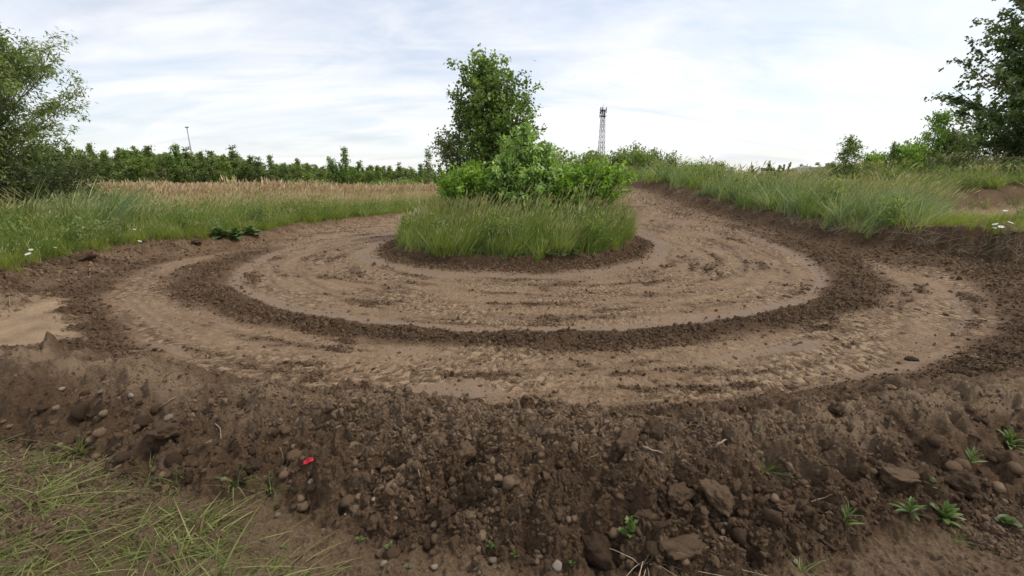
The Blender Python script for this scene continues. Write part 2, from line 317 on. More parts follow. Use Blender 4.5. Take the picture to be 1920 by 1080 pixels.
DARK, MID, TAN, SAND = (.104, .061, .031), (.174, .106, .057), (.285, .190, .110), (.375, .258, .153)
def soil_mat():
    m, t, out = new_mat('soil')
    dry = attr(t, 'dry').outputs['Fac']; smear = attr(t, 'smear').outputs['Fac']  # dry: soil dryness with painted ripple and crest light mixed in
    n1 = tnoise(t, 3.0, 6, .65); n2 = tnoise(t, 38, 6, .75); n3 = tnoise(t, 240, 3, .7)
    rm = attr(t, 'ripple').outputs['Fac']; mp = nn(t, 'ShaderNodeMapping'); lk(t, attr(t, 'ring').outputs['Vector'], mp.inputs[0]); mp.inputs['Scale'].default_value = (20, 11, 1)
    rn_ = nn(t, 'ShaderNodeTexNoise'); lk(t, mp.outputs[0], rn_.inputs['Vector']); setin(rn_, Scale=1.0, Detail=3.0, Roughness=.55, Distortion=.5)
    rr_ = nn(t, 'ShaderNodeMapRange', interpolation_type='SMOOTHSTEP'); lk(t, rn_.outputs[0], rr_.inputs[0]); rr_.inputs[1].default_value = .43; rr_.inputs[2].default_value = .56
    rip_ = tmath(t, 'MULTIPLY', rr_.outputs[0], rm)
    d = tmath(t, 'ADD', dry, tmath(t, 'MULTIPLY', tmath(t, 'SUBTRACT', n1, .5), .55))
    d = tmath(t, 'ADD', d, tmath(t, 'MULTIPLY', tmath(t, 'SUBTRACT', rip_, tmath(t, 'MULTIPLY', rm, .55)), .46))  # lighter ridges, darker gaps: dry crust with ridge shading painted in
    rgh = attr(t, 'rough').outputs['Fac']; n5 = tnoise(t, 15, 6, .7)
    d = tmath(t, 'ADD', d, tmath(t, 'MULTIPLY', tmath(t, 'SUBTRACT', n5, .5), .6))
    d = tmath(t, 'ADD', d, tmath(t, 'MULTIPLY', tmath(t, 'SUBTRACT', n2, .5), tmath(t, 'ADD', .75, tmath(t, 'MULTIPLY', rgh, .35))), clamp=True)  # grain speckle: dryness contrast, hollows darkened to paint micro-shadow
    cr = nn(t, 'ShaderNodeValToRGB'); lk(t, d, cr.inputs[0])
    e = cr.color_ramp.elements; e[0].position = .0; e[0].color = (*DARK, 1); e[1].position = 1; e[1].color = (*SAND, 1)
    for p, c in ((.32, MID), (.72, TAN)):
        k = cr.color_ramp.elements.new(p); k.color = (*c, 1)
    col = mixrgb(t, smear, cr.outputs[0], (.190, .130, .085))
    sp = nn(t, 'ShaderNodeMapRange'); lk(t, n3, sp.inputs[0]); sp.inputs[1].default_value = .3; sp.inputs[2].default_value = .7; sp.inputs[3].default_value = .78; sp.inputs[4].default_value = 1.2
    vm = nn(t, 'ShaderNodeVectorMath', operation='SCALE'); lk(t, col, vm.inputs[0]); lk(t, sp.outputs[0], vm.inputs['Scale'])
    b = nn(t, 'ShaderNodeBsdfPrincipled'); lk(t, vm.outputs[0], b.inputs['Base Color'])
    rg = nn(t, 'ShaderNodeMapRange'); lk(t, smear, rg.inputs[0]); rg.inputs[3].default_value = .95; rg.inputs[4].default_value = .78; lk(t, rg.outputs[0], b.inputs['Roughness'])
    b.inputs['Specular IOR Level'].default_value = .25
    hsum = tmath(t, 'ADD', tmath(t, 'ADD', tmath(t, 'MULTIPLY', n2, 1.0), tmath(t, 'MULTIPLY', n3, .35)), tmath(t, 'MULTIPLY', rip_, 1.3))
    bp = nn(t, 'ShaderNodeBump'); lk(t, hsum, bp.inputs['Height']); bd = nn(t, 'ShaderNodeMapRange'); lk(t, rgh, bd.inputs[0]); bd.inputs[3].default_value = .018; bd.inputs[4].default_value = .05; lk(t, bd.outputs[0], bp.inputs['Distance'])
    bs = nn(t, 'ShaderNodeMapRange'); lk(t, smear, bs.inputs[0]); bs.inputs[3].default_value = 1.0; bs.inputs[4].default_value = .18; lk(t, bs.outputs[0], bp.inputs['Strength'])
    lk(t, bp.outputs[0], b.inputs['Normal']); lk(t, b.outputs[0], out.inputs[0]); return m
SOIL = soil_mat()
def clod_mat(name, c1, c2, bump=.8):
    m, t, out = new_mat(name)
    oi = nn(t, 'ShaderNodeObjectInfo'); n = tnoise(t, 9, 6, .7); n2 = tnoise(t, 60, 4, .7)
    f = tmath(t, 'ADD', tmath(t, 'MULTIPLY', n, .75), tmath(t, 'MULTIPLY', tmath(t, 'SUBTRACT', oi.outputs['Random'], .5), .9), clamp=True)
    col = mixrgb(t, f, c1, c2)
    b = nn(t, 'ShaderNodeBsdfPrincipled'); lk(t, col, b.inputs['Base Color']); b.inputs['Roughness'].default_value = .95; b.inputs['Specular IOR Level'].default_value = .2
    bp = nn(t, 'ShaderNodeBump'); lk(t, tmath(t, 'ADD', n, tmath(t, 'MULTIPLY', n2, .4)), bp.inputs['Height']); bp.inputs['Distance'].default_value = .03; bp.inputs['Strength'].default_value = bump
    lk(t, bp.outputs[0], b.inputs['Normal']); lk(t, b.outputs[0], out.inputs[0]); return m
CLOD = clod_mat('clod_earth', (.070, .042, .023), (.215, .138, .080)); CRUMB = clod_mat('crumb_earth', (.098, .059, .031), (.245, .157, .089))
STONE = clod_mat('pale_stone', (.17, .13, .095), (.36, .30, .24), .5)
def leaf_mat(name, c1, c2, c3, trans=.35, rough=.5, inst=False, patch=.35, pscale=.5, gloss=.3):
    """c1..c2 by leaf, c3 for the odd yellowed or pale one"""
    m, t, out = new_mat(name)
    a = attr(t, 'rnd').outputs['Fac']
    geo = nn(t, 'ShaderNodeNewGeometry'); n = nn(t, 'ShaderNodeTexNoise'); lk(t, geo.outputs['Position'], n.inputs['Vector']); setin(n, Scale=pscale, Detail=3.0)
    f = tmath(t, 'ADD', a, tmath(t, 'MULTIPLY', tmath(t, 'SUBTRACT', n.outputs[0], .5), patch * 4))
    if inst:
        oi = nn(t, 'ShaderNodeObjectInfo'); f = tmath(t, 'ADD', f, tmath(t, 'MULTIPLY', tmath(t, 'SUBTRACT', oi.outputs['Random'], .5), .6))
    f = tmath(t, 'ADD', f, 0.0, clamp=True)
    cr = nn(t, 'ShaderNodeValToRGB'); lk(t, f, cr.inputs[0]); e = cr.color_ramp.elements
    e[0].position = .12; e[0].color = (*c1, 1); e[1].position = 1; e[1].color = (*c3, 1)
    k = cr.color_ramp.elements.new(.7); k.color = (*c2, 1)
    b = nn(t, 'ShaderNodeBsdfPrincipled'); lk(t, cr.outputs[0], b.inputs['Base Color']); b.inputs['Roughness'].default_value = rough; b.inputs['Specular IOR Level'].default_value = gloss
    tr = nn(t, 'ShaderNodeBsdfTranslucent'); lk(t, mixrgb(t, 1.0, cr.outputs[0], (1.25, 1.3, .6), 'MULTIPLY'), tr.inputs[0])
    mx = nn(t, 'ShaderNodeMixShader'); mx.inputs[0].default_value = trans; lk(t, b.outputs[0], mx.inputs[1]); lk(t, tr.outputs[0], mx.inputs[2])
    lk(t, mx.outputs[0], out.inputs[0]); return m
def flat_mat(name, c, rough=.6, metal=0, var=.2, scale=20):
    m, t, out = new_mat(name); b = nn(t, 'ShaderNodeBsdfPrincipled')
    n = tnoise(t, scale, 5, .6); lk(t, mixrgb(t, n, tuple(v * (1 - var) for v in c), tuple(min(1, v * (1 + var)) for v in c)), b.inputs['Base Color'])
    b.inputs['Roughness'].default_value = rough; b.inputs['Metallic'].default_value = metal; lk(t, b.outputs[0], out.inputs[0]); return m
BARK = flat_mat('bark_grey', (.14, .115, .09), .9, 0, .4, 12); BARKP = flat_mat('bark_pale', (.30, .28, .24), .8, 0, .35, 9)
STRAW = flat_mat('straw', (.42, .34, .21), .8, 0, .3); TWIG = flat_mat('twig_wood', (.27, .205, .145), .9, 0, .3)
STEEL = flat_mat('galvanised_steel', (.30, .31, .33), .5, .4, .15); DSTEEL = flat_mat('dark_steel', (.045, .047, .052), .6, .2, .2)

# ------------------------------------------------------------------ object helpers
def meta(o, label=None, cat=None, group=None, kind=None):
    if label: o['label'] = label
    if cat: o['category'] = cat
    if group: o['group'] = group
    if kind: o['kind'] = kind
    return o
def empty(name, loc, rz=0.0):
    o = bpy.data.objects.new(name, None); o.empty_display_size = .1; COL.objects.link(o); o.location = loc; o.rotation_euler = (0, 0, rz); return o
def mesh_np(name, V, faces_flat, nside, mats, mat_idx=None, rnd=None, smooth=False):
    """V (n,3), faces_flat list of (array of faces with nside verts)"""
    me = bpy.data.meshes.new(name); V = np.asarray(V, np.float32)
    me.vertices.add(len(V)); me.vertices.foreach_set('co', V.ravel())
    lists = faces_flat if isinstance(faces_flat, list) else [faces_flat]
    nf = sum(len(f) for f in lists); nl = sum(f.size for f in lists)
    me.loops.add(nl); me.polygons.add(nf)
    me.loops.foreach_set('vertex_index', np.concatenate([f.ravel() for f in lists]).astype(np.int32))
    tot = np.concatenate([np.full(len(f), f.shape[1], np.int32) for f in lists]); st = np.r_[0, np.cumsum(tot)[:-1]].astype(np.int32)
    me.polygons.foreach_set('loop_start', st)
    if smooth: me.polygons.foreach_set('use_smooth', np.ones(nf, bool))
    for mm in (mats if isinstance(mats, (list, tuple)) else [mats]): me.materials.append(mm)
    if mat_idx is not None: me.polygons.foreach_set('material_index', np.asarray(mat_idx, np.int32))
    if rnd is not None:
        a = me.attributes.new('rnd', 'FLOAT', 'POINT'); a.data.foreach_set('value', np.asarray(rnd, np.float32))
    me.update(calc_edges=True); return me
def add(name, me, parent=None, loc=None):
    o = bpy.data.objects.new(name, me); COL.objects.link(o)
    if parent is not None: o.parent = parent
    if loc is not None: o.location = loc
    return o
class MB:
    """collects tubes and boxes into one mesh"""
    def __init__(s): s.v = []; s.f3 = []; s.f4 = []; s.n = 0; s.r = []
    def tube(s, pts, rad, k=6, rnd=.5, cap=True):
        P = np.array(pts, float); rad = np.broadcast_to(np.array(rad, float), (len(P),)); T = np.gradient(P, axis=0); T /= np.linalg.norm(T, axis=1)[:, None] + 1e-12
        up = np.array((0, 0, 1.0)) if abs(T[0, 2]) < .9 else np.array((1.0, 0, 0)); A = np.cross(T, up); A /= np.linalg.norm(A, axis=1)[:, None] + 1e-12; B = np.cross(T, A)
        a = np.arange(k) * 2 * np.pi / k
        V = P[:, None, :] + rad[:, None, None] * (A[:, None, :] * np.cos(a)[None, :, None] + B[:, None, :] * np.sin(a)[None, :, None])
        b = s.n; s.v.append(V.reshape(-1, 3)); n = len(P)
        i = np.arange(n - 1)[:, None] * k; j = np.arange(k)[None, :]; j2 = (j + 1) % k
        s.f4.append((b + np.stack([i + j, i + j2, i + k + j2, i + k + j], -1)).reshape(-1, 4)); s.n += n * k
        if cap:
            for e, base in ((0, 0), (-1, (n - 1) * k)):
                s.v.append(P[e][None]); c = s.n; s.n += 1
                tri = np.stack([np.full(k, c), b + base + np.arange(k), b + base + (np.arange(k) + 1) % k], -1)
                s.f3.append(tri if e == -1 else tri[:, ::-1])
        return s
    def box(s, c, d, rz=0.0):
        c = np.array(c, float); h = np.array(d, float) / 2
        V = np.array([(x, y, z) for x in (-1, 1) for y in (-1, 1) for z in (-1, 1)], float) * h
        V = np.c_[V[:, 0] * math.cos(rz) - V[:, 1] * math.sin(rz), V[:, 0] * math.sin(rz) + V[:, 1] * math.cos(rz), V[:, 2]] + c
        F = np.array([(0, 1, 3, 2), (4, 6, 7, 5), (0, 4, 5, 1), (2, 3, 7, 6), (0, 2, 6, 4), (1, 5, 7, 3)])
        s.v.append(V); s.f4.append(F + s.n); s.n += 8; return s
    def raw(s, V, F):
        F = np.asarray(F); s.v.append(np.asarray(V, float)); (s.f4 if F.shape[1] == 4 else s.f3).append(F + s.n); s.n += len(V); return s
    def mesh(s, name, mat, smooth=False, rnd=None):
        L = [np.concatenate(x) for x in (s.f4, s.f3) if x]
        return mesh_np(name, np.concatenate(s.v), L, 0, mat, smooth=smooth, rnd=rnd)

# ------------------------------------------------------------------ terrain objects (one sheet, cut along the features it is made of)
F_ = FLD
dry_shade = .20 + .10 * noise(GX.ravel() * .9, GY.ravel() * .9, 201)
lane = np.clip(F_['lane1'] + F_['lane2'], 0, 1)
dl_lane = .60 - .10 * np.clip(F_['streak'], -1, 1) - .26 * F_['crumb'] + np.clip(F_['rip'], -1.3, 1) * .26 * F_['rmask'] - .25 * F_['tyre']  # ripple term paints lit ridges and shaded gaps into lane tone
dry_shade = dry_shade * (1 - lane) + dl_lane * lane
dry_shade = np.where(F_['wr'] > .3, dry_shade * (1 - F_['wr']) + .14 * F_['wr'], dry_shade)
dry_shade = dry_shade + F_['bermt'] * .95 * F_['prof'] * (.75 + .8 * noise(GX.ravel() * 3, GY.ravel() * 3, 204)) + .11 * F_['bermf'] + .22 * F_['bermb'] + (1 - lane) * .16 * fbm(GX.ravel() * 2.2, GY.ravel() * 2.2, 3, 205)  # crest lightening: dry crust, with the lit top also painted in
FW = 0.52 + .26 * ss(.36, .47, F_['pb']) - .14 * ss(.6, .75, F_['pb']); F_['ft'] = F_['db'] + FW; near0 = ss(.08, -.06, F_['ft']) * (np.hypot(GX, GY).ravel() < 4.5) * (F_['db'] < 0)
dry_shade = dry_shade * (1 - near0) + near0 * (.62 + .18 * noise(GX.ravel() * 1.2, GY.ravel() * 1.2, 202))
dry_shade = dry_shade * (1 - F_['sandL']) + F_['sandL'] * (.84 + .2 * fbm(GX.ravel() * 2.5, GY.ravel() * 2.5, 3, 206))
dry_shade = dry_shade + .30 * ss(-.9, -.5, F_['dl']) * ss(.1, -.1, F_['dl']) * (.6 + .8 * noise(GX.ravel() * 2, GY.ravel() * 2, 203))
dry_shade = dry_shade * (1 - F_['sand2']) + F_['sand2'] * .85 - .1 * F_['bank2'] - .25 * np.exp(-((F_['ri'] - 3.35) / .25) ** 2) - .16 * ss(.0, .3, F_['dr']) * ss(.9, .65, F_['dr'])
FLD['dry'] = dry_shade
x_, y_ = GX.ravel(), GY.ravel()
cls = np.zeros(len(x_), int)
cls[(F_['lane1'] > .4) | (F_['lane2'] > .4)] = 1
cls[(F_['wr'] > .45) & (F_['lane2'] < .5) & (F_['lane1'] < .5)] = 2
cls[(F_['prof'] > .06) & (np.abs(x_) < 9) & (y_ < 6.5) & (F_['lane2'] < .6)] = 3
cls[(F_['ri'] < 3.62)] = 4
cls[(F_['sand2'] > .4)] = 5
cls = cls.reshape(GX.shape)
nr, na = GX.shape
fcls = cls[:-1, :-1]
idx = np.arange(nr * na).reshape(nr, na)
quads = np.stack([idx[:-1, :-1], idx[:-1, 1:], idx[1:, 1:], idx[1:, :-1]], -1)
VV = np.c_[x_, y_, GZ.ravel()]
for c, nm, lab in ((0, 'ground', 'rough brown earth and grassed ground around the dirt track'), (1, 'dirt_track', 'rippled tan dirt track curving round the planted island'),
              (2, 'soil_windrow', 'dark crumbly ridge of soil between the two lanes'), (3, 'earth_berm', 'heaped brown earth bank across the foreground'),
              (4, 'island_ground', 'raised round patch of earth under the island grass'), (5, 'sandy_path', 'pale sandy path beyond the right hand grass bank')):
    q = quads[fcls == c].reshape(-1, 4)
    if not len(q): continue
    u, inv = np.unique(q, return_inverse=True)
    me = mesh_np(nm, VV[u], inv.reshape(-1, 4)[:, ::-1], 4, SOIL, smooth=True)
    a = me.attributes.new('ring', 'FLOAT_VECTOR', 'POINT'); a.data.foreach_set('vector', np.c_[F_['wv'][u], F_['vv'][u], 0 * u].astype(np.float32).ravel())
    for an, src in (('dry', dry_shade), ('smear', F_['smear']), ('ripple', F_['rmask']), ('rough', np.clip(F_['rough'], 0, 1))):
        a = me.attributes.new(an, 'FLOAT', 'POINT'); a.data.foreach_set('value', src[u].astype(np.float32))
    o = add(nm, me); meta(o, lab, kind='structure')

# ------------------------------------------------------------------ instanced stuff (geometry nodes on a cloud of points)
def proto_coll(name, meshes):
    c = bpy.data.collections.new(name)
    for i, me in enumerate(meshes):
        o = bpy.data.objects.new('%s_%02d' % (name, i), me); c.objects.link(o)
    return c
def scatter(name, label, cat, P, rot, scl, idx, coll, kind='stuff'):
    me = bpy.data.meshes.new(name); P = np.asarray(P, np.float32); me.vertices.add(len(P)); me.vertices.foreach_set('co', P.ravel())
    a = me.attributes.new('rot', 'FLOAT_VECTOR', 'POINT'); a.data.foreach_set('vector', np.asarray(rot, np.float32).ravel())
    a = me.attributes.new('scl', 'FLOAT_VECTOR', 'POINT'); s3 = np.asarray(scl, np.float32); s3 = np.repeat(s3[:, None], 3, 1) if s3.ndim == 1 else s3; a.data.foreach_set('vector', s3.ravel())
    a = me.attributes.new('idx', 'INT', 'POINT'); a.data.foreach_set('value', np.asarray(idx, np.int32))
    o = add(name, me); meta(o, label, cat, kind=kind)
    g = bpy.data.node_groups.new(name + '_nodes', 'GeometryNodeTree')
    g.interface.new_socket('Geometry', in_out='INPUT', socket_type='NodeSocketGeometry'); g.interface.new_socket('Geometry', in_out='OUTPUT', socket_type='NodeSocketGeometry')
    gi = nn(g, 'NodeGroupInput'); go = nn(g, 'NodeGroupOutput'); ip = nn(g, 'GeometryNodeInstanceOnPoints'); ci = nn(g, 'GeometryNodeCollectionInfo')
    ci.inputs[0].default_value = coll; ci.inputs[1].default_value = True; ci.inputs[2].default_value = True
    def na_(nm, dt): n = nn(g, 'GeometryNodeInputNamedAttribute', data_type=dt); n.inputs[0].default_value = nm; return n.outputs[0]
    lk(g, gi.outputs[0], ip.inputs['Points']); lk(g, ci.outputs[0], ip.inputs['Instance']); ip.inputs['Pick Instance'].default_value = True
    lk(g, na_('idx', 'INT'), ip.inputs['Instance Index']); lk(g, na_('rot', 'FLOAT_VECTOR'), ip.inputs['Rotation']); lk(g, na_('scl', 'FLOAT_VECTOR'), ip.inputs['Scale'])
    lk(g, ip.outputs[0], go.inputs[0])
    md = o.modifiers.new('scatter', 'NODES'); md.node_group = g
    return o

rng = np.random.default_rng(7)
# ---- earth crumbs
import bmesh
from mathutils import noise as mnoise
def clod_mesh(name, seed, sub, mat, squash=.75, amp=.28, facet=True):
    bm = bmesh.new(); bmesh.ops.create_icosphere(bm, subdivisions=sub, radius=1.0); r = np.random.default_rng(seed)
    pl = r.normal(size=(11, 3)); pl /= np.linalg.norm(pl, axis=1)[:, None]; dd = r.uniform(.5, .92, 11); ax = r.uniform(.75, 1.25, 3); so = Vector(r.uniform(-50, 50, 3))
    for v in bm.verts:
        p = np.array(v.co)
        if facet:
            for n, d in zip(pl, dd):
                e = p @ n - d
                if e > 0: p = p - n * e * .9
            q = Vector(p)
            w = mnoise.noise(q * 1.6 + so) * .9 + mnoise.noise(q * 4 + so) * .5 + (.50 * mnoise.noise(q * 8 + so) + .42 * mnoise.noise(q * 17 + so) if sub > 2 else 0)
            p = p * (1 + amp * w)
        p = p * ax; p[2] *= squash; v.co = p
    me = bpy.data.meshes.new(name); bm.to_mesh(me); bm.free(); me.materials.append(mat)
    me.polygons.foreach_set('use_smooth', np.ones(len(me.polygons), bool)); return me
CRUMBD = clod_mat('crumb_dry', (.20, .128, .075), (.38, .262, .160))
crumbs = proto_coll('crumb', [clod_mesh('crumb_%d' % i, 300 + i, 2, CRUMB if i < 7 else CRUMBD, .8, .5) for i in range(11)])
crumb2 = proto_coll('coarse_crumb', [clod_mesh('coarse_crumb_%d' % i, 340 + i, 1, CRUMB if i < 6 else CRUMBD, .75, .55) for i in range(9)])
rg_ = RG.ravel(); vis = (rg_ > 1.1) * (rg_ < 26) * (np.abs(AG.ravel()) < R(60)); offb = F_['prof'] < .06
def crumble(name, label, wgt, n, seed, a, b, lo, hi, grow, coll, nd, nt_):
    r = np.random.default_rng(seed); wgt = np.clip(wgt, 0, None) * vis; pk = r.choice(len(x_), n, p=wgt / wgt.sum()); jr = .008 + .004 * rg_[pk]
    P = np.c_[x_[pk] + r.normal(0, 1, n) * jr, y_[pk] + r.normal(0, 1, n) * jr, np.zeros(n)]; P[:, 2] = gz(P[:, 0], P[:, 1])
    sz = np.clip(a * r.pareto(1.9, n) + b, lo, hi) * (1 + grow * np.clip(rg_[pk] - 4, 0, 7)); sz = np.where(near0[pk] > .5, sz * .6, sz); P[:, 2] += sz * .1
    idx = np.where(r.random(n) < ss(.24, .5, dry_shade[pk]), r.integers(nd, nt_, n), r.integers(0, nd, n))
    scatter(name, label, 'soil', P, r.uniform(0, 6.28, (n, 3)), np.c_[sz, sz * r.uniform(.7, 1.2, n), sz * r.uniform(.6, 1.0, n)], idx, coll)
xx, yy = x_, y_
patch = ss(.05, .45, fbm(xx * .9, yy * .9, 3, 210))
crumble('soil_crumbs', 'small loose crumbs of dark brown soil strewn over the front bank', F_['bermf'] * (.6 + .8 * patch) + F_['bermb'] * .5 + F_['bermt'] * F_['prof'] * .9 + near0 * .12, 95000, 7, .0022, .0022, .0022, .020, 0, crumbs, 7, 11)
for c_ in crumb2.objects: c_.data.polygons.foreach_set('use_smooth', np.zeros(len(c_.data.polygons), bool))
crumble('bank_lumps', 'broken angular lumps of soil covering the face of the front bank', F_['bermf'] * (.25 + 1.3 * patch) + F_['bermt'] * F_['prof'] * .8 + F_['bermb'] * .3 + near0 * .02, 8500, 9, .0050, .0060, .006, .036, 0, crumb2, 6, 9)
wr_w = F_['wr'] ** 2.2 * 3.0 * (.12 + .88 * ss(-.3, .4, noise(F_['s'] * 1.3, F_['rw'] * 2, 211))) + F_['verge'] * (1 - F_['sandL']) * offb * (yy < 12) * (F_['dr'] < .6) * (F_['dl'] < .1) * (.6 + .9 * patch) + ss(-1.2, -.4, F_['dl']) * ss(.15, -.05, F_['dl']) * (.4 + 1.2 * patch) + ss(-1.7, -.3, F_['dr']) * ss(.9, .4, F_['dr']) * 1.1 * (yy < 24) + np.exp(-((F_['ri'] - 3.42) / .24) ** 2) * 2.2
wr_w = wr_w + lane * F_['crumb'] * (.25 + 1.5 * patch) * ss(.3, .7, F_['crumb']) + lane * .012
crumble('ridge_crumbs', 'crumbled dark soil heaped along the ridges, verges and slopes of the track', wr_w * (rg_ > 3), 150000, 8, .0042, .0052, .005, .028, .10, crumb2, 6, 9)

# ------------------------------------------------------------------ grasses
def tuft(name, seed, n, h, spread, lean, width, mats, curve=.5, seg=4, heads=0.0, head_len=.12, head_w=.012, splay=.25, hvar=.45, fall=0.0):
    r = np.random.default_rng(seed); V = []; F4 = []; rn = []; mi = []; c = 0
    for k in range(n):
        a = r.uniform(0, 6.283); q = spread * math.sqrt(r.uniform()); b = np.array((q * math.cos(a), q * math.sin(a), -.03))
        hh = h * (1 - hvar * r.uniform()); d = np.array((lean + splay * r.normal(), splay * .8 * r.normal())); hd = r.random() < heads
        w = width * r.uniform(.6, 1.25); pa = r.uniform(0, 3.14); wd = np.array((math.cos(pa), math.sin(pa), 0)); rv = r.random()
        if hd: hh = h * r.uniform(.95, 1.2); w *= .35; d = np.array((lean * 1.0 + .12 * r.normal(), .1 * r.normal()))
        for i in range(seg + 1):
            t = i / seg; bend = t + curve * t * t
            p = b + np.array((d[0] * bend * hh, d[1] * bend * hh, hh * t * (1 - (.16 + fall) * t * min(2.0, float(np.hypot(*d)) * (1 + curve)))))
            ww = w * (1 - .88 * t ** 1.6) if not hd else w
            V += [p - wd * ww * .5, p + wd * ww * .5]; rn += [rv, rv]
            if i: F4.append((c + 2 * i - 2, c + 2 * i - 1, c + 2 * i + 1, c + 2 * i)); mi.append(0)
        tipd = p - (b + np.array((d[0] * (1 - 1 / seg) * hh, d[1] * (1 - 1 / seg) * hh, hh * (1 - 1 / seg)))); tipd /= np.linalg.norm(tipd) + 1e-9
        c += 2 * (seg + 1)
        if hd:      # feathery seed head, two crossed strips
            L = head_len * r.uniform(.7, 1.3); dirn = np.array((d[0] * 1.7, d[1] * 1.7, .8)); dirn /= np.linalg.norm(dirn)
            for wv in (wd, np.cross(dirn, wd)):
                for t, ww in ((-.1, .3), (.25, 1), (.6, .8), (1, .12)):
                    V += [p + dirn * L * t - wv * head_w * ww, p + dirn * L * t + wv * head_w * ww]; rn += [rv, rv]
                for i in range(3): F4.append((c + 2 * i, c + 2 * i + 1, c + 2 * i + 3, c + 2 * i + 2)); mi.append(1)
                c += 8
    return mesh_np(name, np.array(V), np.array(F4), 4, mats, mat_idx=mi, rnd=rn)
G_GREEN = leaf_mat('grass_green', (0.137, 0.201, 0.046), (0.267, 0.333, 0.089), (0.460, 0.456, 0.212), .4, .55, True, .3, .6)
G_BLUE = leaf_mat('grass_bluegreen', (0.148, 0.214, 0.091), (0.306, 0.371, 0.178), (0.489, 0.512, 0.281), .35, .5, True, .3, .5)
G_YEL = leaf_mat('grass_yellowgreen', (0.157, 0.212, 0.030), (0.281, 0.335, 0.062), (0.423, 0.423, 0.137), .45, .55, True, .3, .5)
G_LOW = leaf_mat('grass_matted', (0.122, 0.143, 0.037), (0.226, 0.245, 0.070), (0.394, 0.367, 0.155), .35, .55, True, .25, 1.5)
HEAD = leaf_mat('seed_head', (0.318, 0.298, 0.148), (0.470, 0.427, 0.221), (0.588, 0.558, 0.332), .3, .8, True, .2, .5)
REED = leaf_mat('dry_reed', (0.554, 0.422, 0.292), (0.750, 0.593, 0.416), (0.750, 0.750, 0.563), .3, .8, True, .2, .25)
REEDH = leaf_mat('reed_plume', (0.453, 0.326, 0.227), (0.620, 0.466, 0.323), (0.750, 0.616, 0.454), .25, .9, True, .2, .25)
pf = lambda hs, rs: (lambda h: float(np.interp(h, hs, rs)))
def make_tree(name, seed, H, prof, nl, ntw, nleaf, ll, lw, tr, stems=((0, 0, 0, 0, 1.0),), base=.08, el=(50, 20), twl=.45, off=.10, bark=None, leaf=None, wind=.15, droop=0.0, ellv=12, jit=.3, sx=1.0):
    """stems: (x, y of foot, x, y lean of top, height fraction). prof(h) = limb reach in metres at height fraction h"""
    r = np.random.default_rng(seed); wood = MB(); tips = []; tw_pts = []
    for (bx, by, tx, ty, hf) in stems:
        n = 9; t = np.linspace(0, 1, n); Hs = H * hf
        T = np.c_[bx + tx * t ** 1.2 + np.cumsum(r.normal(0, .010 * H, n)) * t, by + ty * t ** 1.2 + np.cumsum(r.normal(0, .010 * H, n)) * t, Hs * .95 * t - .12 * (t == 0)]
        wood.tube(T, tr * hf * (1 - .86 * t) + .004, 7)
        k = max(3, int(nl * hf)); az0 = r.uniform(0, 6.28)
        for i in range(k):
            h = base + (1 - base) * ((i + r.uniform(.1, .9)) / k); p0 = np.array([np.interp(h, t, T[:, c]) for c in range(3)])
            az = az0 + i * 2.39996 + r.normal(0, .25); L = prof(h) * r.uniform(1 - jit, 1.08); e = R(el[0] * (1 - h) + el[1] * h + 0 * r.normal()) if False else R(el[0] + (el[1] - el[0]) * (1 - h) + ellv * r.normal())
            d = np.array((math.cos(az) * math.cos(e) * sx + wind, math.sin(az) * math.cos(e), math.sin(e)))
            tt = np.linspace(0, 1, 5); cv = np.array((0, 0, (.18 - droop) * L))
            Q = p0 + d * L * tt[:, None] + cv * (tt ** 2)[:, None] + np.cumsum(r.normal(0, .03 * L, (5, 3)), 0) * tt[:, None]
            wood.tube(Q, tr * hf * .42 * (1 - .75 * h) * (1 - .85 * tt) + .0025, 5, cap=False)
            for j in range(ntw):
                u = .22 + .78 * (j + r.uniform()) / ntw; q0 = np.array([np.interp(u, tt, Q[:, c]) for c in range(3)])
                dd = d * .7 + r.normal(0, .55, 3); dd[2] += .15 - droop; dd /= np.linalg.norm(dd); l = L * twl * (1 - .45 * u) * r.uniform(.5, 1.2) + .08
                mid = q0 + dd * l * .5 + r.normal(0, .05 * l, 3); end = q0 + dd * l; end[2] -= droop * l * .5
                tw_pts.append((q0, mid, end))
                if l > .3: wood.tube([q0, mid, end], [.006 + .002 * H / 6, .004, .002], 3, cap=False)
    TW_ = np.array(tw_pts); m = len(TW_); zk = H / np.percentile(TW_[:, :, 2], 99.3); TW_[:, :, 2] *= zk; wood.v = [w_ * np.array((1, 1, zk)) for w_ in wood.v]; per = r.uniform(.35, 1.65, m) * np.linalg.norm(TW_[:, 2] - TW_[:, 0], axis=1) ** 1.1; pick = r.choice(m, nleaf, p=per / per.sum()); u = r.uniform(.15, 1.05, nleaf)[:, None]
    A, B_, C_ = TW_[pick, 0], TW_[pick, 1], TW_[pick, 2]
    C0 = (1 - u) ** 2 * A + 2 * u * (1 - u) * B_ + u ** 2 * C_ + r.normal(0, off, (nleaf, 3)) * np.array((1, 1, .8))
    C0[:, 2] = np.maximum(C0[:, 2], .03)
    ax = (C_ - A); ax /= np.linalg.norm(ax, axis=1)[:, None]; ax = ax * .6 + r.normal(0, .6, (nleaf, 3)); ax[:, 2] -= .30 + droop; ax[:, 0] += wind; ax /= np.linalg.norm(ax, axis=1)[:, None]
    nm = r.normal(0, .6, (nleaf, 3)); nm[:, 2] += .75; sd = np.cross(ax, nm); sd /= np.linalg.norm(sd, axis=1)[:, None] + 1e-9; nm = np.cross(sd, ax)
    sc = r.uniform(.65, 1.25, nleaf)[:, None]; l = ll * sc; w = lw * sc
    V = np.stack([C0 - ax * l * .5, C0 + sd * w * .5 - ax * l * .06 + nm * w * .14, C0 + ax * l * .5, C0 - sd * w * .5 - ax * l * .06 + nm * w * .14], 1).reshape(-1, 3)
